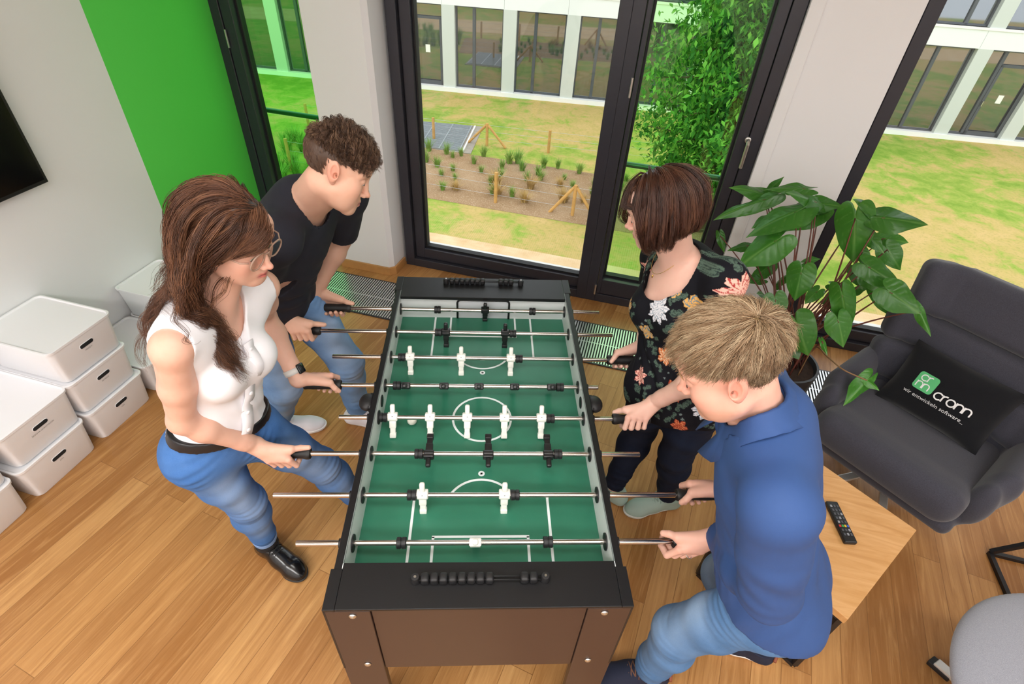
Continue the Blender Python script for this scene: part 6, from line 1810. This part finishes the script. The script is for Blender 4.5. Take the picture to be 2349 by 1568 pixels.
LEAVES = [
((.962, 1.5, 1.07), (.748, 1.445, 0.981), (-0.2, -0.37, 0.8), 0.096, 1.0, (1.213, 1.145, 0.33)),
((.972, 1.58, 1.06), (.815, 1.525, 1.118), (-0.59, -0.56, 0.8), 0.092, 1.0, (1.264, 1.106, 0.33)),
((.985, 1.62, 1.054), (1.003, 1.565, 1.157), (-0.15, -0.7, 0.8), 0.057, 0.9, (1.337, 1.175, 0.33)),
((1.116, 1.5, 1.15), (.944, 1.445, 1.164), (-0.33, -0.52, 0.8), 0.07, 0.95, (1.231, 1.208, 0.33)),
((1.164, 1.42, 1.126), (1.021, 1.365, 1.185), (-0.46, -0.38, 0.8), 0.105, 1.05, (1.307, 1.203, 0.33)),
((1.167, 1.45, 1.108), (1.262, 1.395, 1.145), (-0.2, -0.69, 0.8), 0.09, 1.0, (1.273, 1.167, 0.33)),
((1.08, 1.35, 1.097), (.883, 1.295, 0.989), (-0.6, -0.4, 0.8), 0.157, 1.0, (1.248, 1.18, 0.33)),
((1.033, 1.3, 0.964), (.892, 1.245, 0.84), (-0.11, -0.4, 0.8), 0.181, 1.25, (1.279, 1.236, 0.33)),
((1.148, 1.15, 0.904), (1.155, 1.095, 0.782), (-0.33, -0.48, 0.8), 0.127, 1.05, (1.246, 1.294, 0.33)),
((1.249, 1.6, 1.003), (1.119, 1.545, 0.916), (-0.25, -0.36, 0.8), 0.118, 1.5, (1.297, 1.291, 0.33)),
((1.29, 1.6, 0.724), (1.314, 1.545, 0.788), (-0.42, -0.68, 0.8), 0.056, 1.7, (1.304, 1.173, 0.33)),
((.982, 1.6, 0.763), (.888, 1.545, 0.761), (-0.45, -0.51, 0.8), 0.061, 0.9, (1.285, 1.22, 0.33)),
((.838, 1.65, 0.769), (.874, 1.595, 0.703), (-0.43, -0.63, 0.8), 0.048, 0.9, (1.344, 1.202, 0.33)),
((1.11, 1.55, 0.685), (1.029, 1.495, 0.618), (-0.44, -0.56, 0.8), 0.084, 1.2, (1.294, 1.147, 0.33)),
((1.085, 1.5, 0.633), (.98, 1.445, 0.65), (-0.11, -0.74, 0.8), 0.056, 1.2, (1.263, 1.176, 0.33)),
((1.206, 1.6, 0.575), (1.219, 1.545, 0.69), (-0.59, -0.43, 0.8), 0.063, 1.0, (1.27, 1.112, 0.33)),
((1.041, 1.62, 0.926), (.963, 1.565, 0.894), (-0.6, -0.73, 0.8), 0.077, 1.2, (1.226, 1.249, 0.33)),
((1.235, 1.6, 1.007), (1.277, 1.545, 1.045), (-0.5, -0.45, 0.8), 0.035, 1.0, (1.311, 1.287, 0.33)),
((1.291, 1.25, 1.151), (1.354, 1.195, 0.956), (-0.43, -0.61, 0.8), 0.159, 0.95, (1.356, 1.159, 0.33)),
((1.39, 1.5, 1.048), (1.317, 1.445, 1.145), (-0.55, -0.45, 0.8), 0.096, 1.5, (1.189, 1.187, 0.33)),
((1.39, 1.25, 1.171), (1.533, 1.195, 1.203), (-0.58, -0.37, 0.8), 0.134, 0.85, (1.296, 1.115, 0.33)),
((1.406, 1.3, 1.154), (1.27, 1.245, 1.251), (-0.29, -0.38, 0.8), 0.099, 0.85, (1.31, 1.226, 0.33)),
((1.541, 1.5, 0.968), (1.62, 1.445, 1.001), (-0.33, -0.63, 0.8), 0.092, 1.4, (1.22, 1.279, 0.33)),
((1.54, 1.4, 0.963), (1.615, 1.345, 0.902), (-0.56, -0.69, 0.8), 0.106, 1.05, (1.256, 1.231, 0.33)),
((1.414, 1.35, 1.038), (1.49, 1.295, 0.995), (-0.52, -0.73, 0.8), 0.068, 0.95, (1.233, 1.108, 0.33)),
((1.404, 1.3, 0.977), (1.445, 1.245, 0.925), (-0.4, -0.66, 0.8), 0.056, 0.95, (1.332, 1.195, 0.33)),
((1.397, 1.15, 0.985), (1.53, 1.095, 0.952), (-0.37, -0.58, 0.8), 0.118, 0.85, (1.198, 1.152, 0.33)),
((1.458, 1.0, 0.964), (1.577, 0.945, 0.926), (-0.58, -0.55, 0.8), 0.134, 0.9, (1.358, 1.232, 0.33)),
((1.477, 1.3, 0.851), (1.557, 1.245, 0.831), (-0.23, -0.37, 0.8), 0.082, 1.0, (1.286, 1.174, 0.33)),
((1.554, 1.3, 0.814), (1.639, 1.245, 0.701), (-0.55, -0.58, 0.8), 0.111, 1.1, (1.213, 1.139, 0.33)),
((1.313, 1.05, 0.883), (1.397, 0.995, 0.722), (-0.45, -0.57, 0.8), 0.103, 1.05, (1.322, 1.271, 0.33)),
((1.397, 1.4, 0.726), (1.462, 1.345, 0.743), (-0.11, -0.57, 0.8), 0.066, 1.0, (1.358, 1.199, 0.33)),
((1.437, 1.35, 0.855), (1.484, 1.295, 0.796), (-0.36, -0.63, 0.8), 0.075, 0.95, (1.192, 1.206, 0.33)),
((1.586, 0.98, 0.915), (1.655, 0.925, 0.84), (-0.41, -0.35, 0.8), 0.043, 1.1, (1.244, 1.218, 0.33)),
((1.169, 0.98, 0.739), (1.266, 0.925, 0.608), (-0.35, -0.61, 0.8), 0.161, 0.95, (1.338, 1.182, 0.33)),
((1.061, 1.05, 0.8), (1.1, 0.995, 0.728), (-0.21, -0.4, 0.8), 0.111, 0.95, (1.305, 1.222, 0.33)),
((1.328, 1.0, 0.782), (1.389, 0.945, 0.688), (-0.21, -0.47, 0.8), 0.116, 1.15, (1.217, 1.263, 0.33)),
((1.065, 1.15, 0.739), (.996, 1.095, 0.799), (-0.42, -0.47, 0.8), 0.075, 0.9, (1.228, 1.131, 0.33)),
((1.303, 1.3, 0.736), (1.255, 1.245, 0.699), (-0.22, -0.47, 0.8), 0.068, 1.5, (1.259, 1.258, 0.33)),
((1.303, 0.98, 0.67), (1.326, 0.925, 0.646), (-0.28, -0.52, 0.8), 0.026, 1.3, (1.244, 1.292, 0.33)),
((1.203, 1.05, 0.582), (1.251, 0.995, 0.539), (-0.47, -0.48, 0.8), 0.108, 0.7, (1.334, 1.205, 0.33)),
((1.521, 1.45, 0.698), (1.543, 1.395, 0.776), (-0.28, -0.43, 0.8), 0.066, 1.2, (1.187, 1.22, 0.33)),
((1.405, 1.25, 0.71), (1.436, 1.195, 0.674), (-0.23, -0.42, 0.8), 0.088, 0.8, (1.229, 1.258, 0.33)),
((1.448, 1.5, 0.576), (1.445, 1.445, 0.695), (-0.17, -0.47, 0.8), 0.079, 1.0, (1.219, 1.271, 0.33)),
((1.076, 1.6, 0.682), (1.01, 1.545, 0.806), (-0.34, -0.54, 0.8), 0.066, 1.0, (1.365, 1.185, 0.33))]
SHOOT = [(1.34, 1.13, 0.335), (1.36, 1.163, 0.5), (1.368, 1.014, 0.57), (1.392, 0.912, 0.6), (1.43, 0.883, 0.6), (1.507, 0.875, 0.585)]
# ---------------------------------------------------------------- the big leafy plant by the window
def leaf_mat():
    k = NT('plant_leaf'); k.bsdf(rough=.32, spec=.5)
    at = k.n('Attribute'); at.attribute_name = 'col'
    v = k.coords(); n = k.noise(v, 6, 3); c = k.mix(at.outputs['Color'], (.75, .9, .6, 1), k.ramp(n.outputs[0], [(.4, (0, 0, 0, 1)), (.7, (.4, .4, .4, 1))]), 'MULTIPLY')
    k.l(c, k.b.inputs['Base Color'])
    t = k.n('BsdfTranslucent'); k.l(c, t.inputs[0]); mx = k.n('MixShader'); mx.inputs[0].default_value = .22
    k.l(k.b.outputs[0], mx.inputs[1]); k.l(t.outputs[0], mx.inputs[2]); k.l(mx.outputs[0], k.out.inputs[0]); return k.m
M_leaf = leaf_mat(); M_stem = plain('red_brown_leaf_stalk', '#6b3a30', .5, var=.2, vscale=20); M_stemg = plain('green_leaf_stalk', '#7a8a3e', .5)
def heart_leaf(L, W, droop, cup, seed, shade):
    """heart-shaped blade: stalk joins at the origin, tip along +x, face up; veins as ridges"""
    r = random.Random(seed); wv = r.uniform(0, 6.28); nt, nr = 64, 14
    A_ = np.radians([0, 6, 14, 28, 45, 65, 90, 112, 132, 150, 165, 176, 180]); R_ = np.array([1.03, .93, .84, .75, .69, .64, .60, .565, .52, .43, .30, .13, .07])
    th = np.linspace(-math.pi, math.pi, nt + 1); R = np.interp(np.abs(th), A_, R_) * (1 + .025 * np.sin(5 * th + wv))
    rho = np.linspace(0, 1, nr + 1)[:, None]
    x = rho * R * np.cos(th); y = rho * R * np.sin(th) / 1.22
    hw = np.abs(y); q = (x - hw * .55)
    rib = np.maximum(0, np.cos(q * 34)) ** 6
    z = -cup * hw * .55 - droop * np.maximum(0, x) ** 2 * .55 + cup * .35 * np.maximum(0, -x) + .030 * np.sin(wv + 8 * x) * rho * hw * 2 + .030 * np.sin(th * 4 + wv) * rho ** 3 - .016 * rib * np.minimum(1, hw * 5) + .016 * (1 - np.exp(-(hw / .03) ** 2))
    base = np.array(lin('#3a7426')[:3]) * shade; vein = np.array(lin('#6f9d50')[:3]) * shade
    vn = np.maximum(np.exp(-(hw / .014) ** 2), .6 * np.maximum(0, np.cos(q * 34)) ** 26 * np.minimum(1, hw * 12)) * .6
    V = np.stack([x * L, y * W, z * L], -1).reshape(-1, 3); C = (base * (1 - vn[..., None]) + vein * vn[..., None]).reshape(-1, 3)
    w = nt + 1
    F = [(i * w + j, (i + 1) * w + j, (i + 1) * w + j + 1, i * w + j + 1) for i in range(nr) for j in range(nt)]
    return V, F, C
pot_c = PLANT
plant = empty('potted_plant', (pot_c[0], pot_c[1], 0), 0, 'tall potted plant with large heart-shaped leaves on reddish stalks by the right window', 'plant')
M_pot = plain('dark_grey_planter', '#3a3b3f', .5)
pm = MB(); pm.lathe([(.0, 0.0), (.135, 0.0), (.15, .02), (.17, .34), (.172, .36), (.160, .36), (.155, .33), (.0, .32)], 36, (0, 0, 0), 'z'); pm.build('planter', M_pot, plant, autosm=40)
MB().lathe([(.0, .33), (.153, .33), (.153, .335), (0, .336)], 30, (0, 0, 0), 'z').build('soil', plain('potting_soil', '#3b2a20', .95, var=.3, vscale=60), plant)
lr = random.Random(17)
def put_leaf(base, tip, nrm, W, shade, stalk_from, seed, droop=.35, cup=.35, green=False, sag=.0):
    o0 = np.array((*PLANT, 0.0)); b = np.array(base, float) - o0; t = np.array(tip, float) - o0; stalk_from = np.array(stalk_from) - o0; x = t - b; L = np.linalg.norm(x); x = x / L
    n = nv(np.array(nrm, float) - x * (np.array(nrm, float) @ x)); y = np.cross(n, x)
    V, F, C = heart_leaf(L, W, droop, cup, seed, shade)
    o = MB(); o.add(b + V @ np.stack([x, y, n], 0), F); lf = o.build('leaf', M_leaf, plant, smooth=True, colors=C)
    s0 = np.array(stalk_from, float); d = b - s0; mid = s0 + d * .5 + np.array((0, 0, .10 + sag)) * np.linalg.norm(d) * .7 - np.array((d[0], d[1], 0)) * .12
    pts = [(1 - q) ** 2 * s0 + 2 * q * (1 - q) * mid + q * q * b for q in np.linspace(0, 1, 12)]
    pts.append(b + x * .01 - n * .002)
    MB().tube(pts, [.0045] * 4 + [.0038] * 5 + [.003] * 4, 7).build('stalk', M_stemg if green else M_stem, lf, smooth=True)
for i, (bs, tp, nr, W, sh, fr_) in enumerate(LEAVES):
    put_leaf(bs, tp, nr, W, sh, fr_, 40 + i, lr.uniform(.2, .5), lr.uniform(.25, .5))
# one long trailing shoot that lies over the chair arm
sh = MB(); P_ = [np.array(p, float) - np.array((*PLANT, 0.0)) for p in SHOOT]; sh.tube([tuple(p) for p in resample(np.array(P_)[None], 30)[0]], .0032, 7); so = sh.build('trailing_shoot', plain('brown_shoot', '#8a6844', .6), plant, smooth=True)
e = P_[-1]
for dx, W in ((chair_dir(.02, -.5, -.55), .075), (chair_dir(.55, .05, -.10), .045)):
    V, F, C = heart_leaf(.14 if W > .06 else .06, W, .3, .6, 3, 1.5)
    x = nv(dx); n = nv(np.cross(x, np.cross((.2, -.6, .8), x))); y = np.cross(n, x)
    MB().add(e + V @ np.stack([x, y, n], 0), F).build('leaf', M_leaf, plant, smooth=True, colors=C)
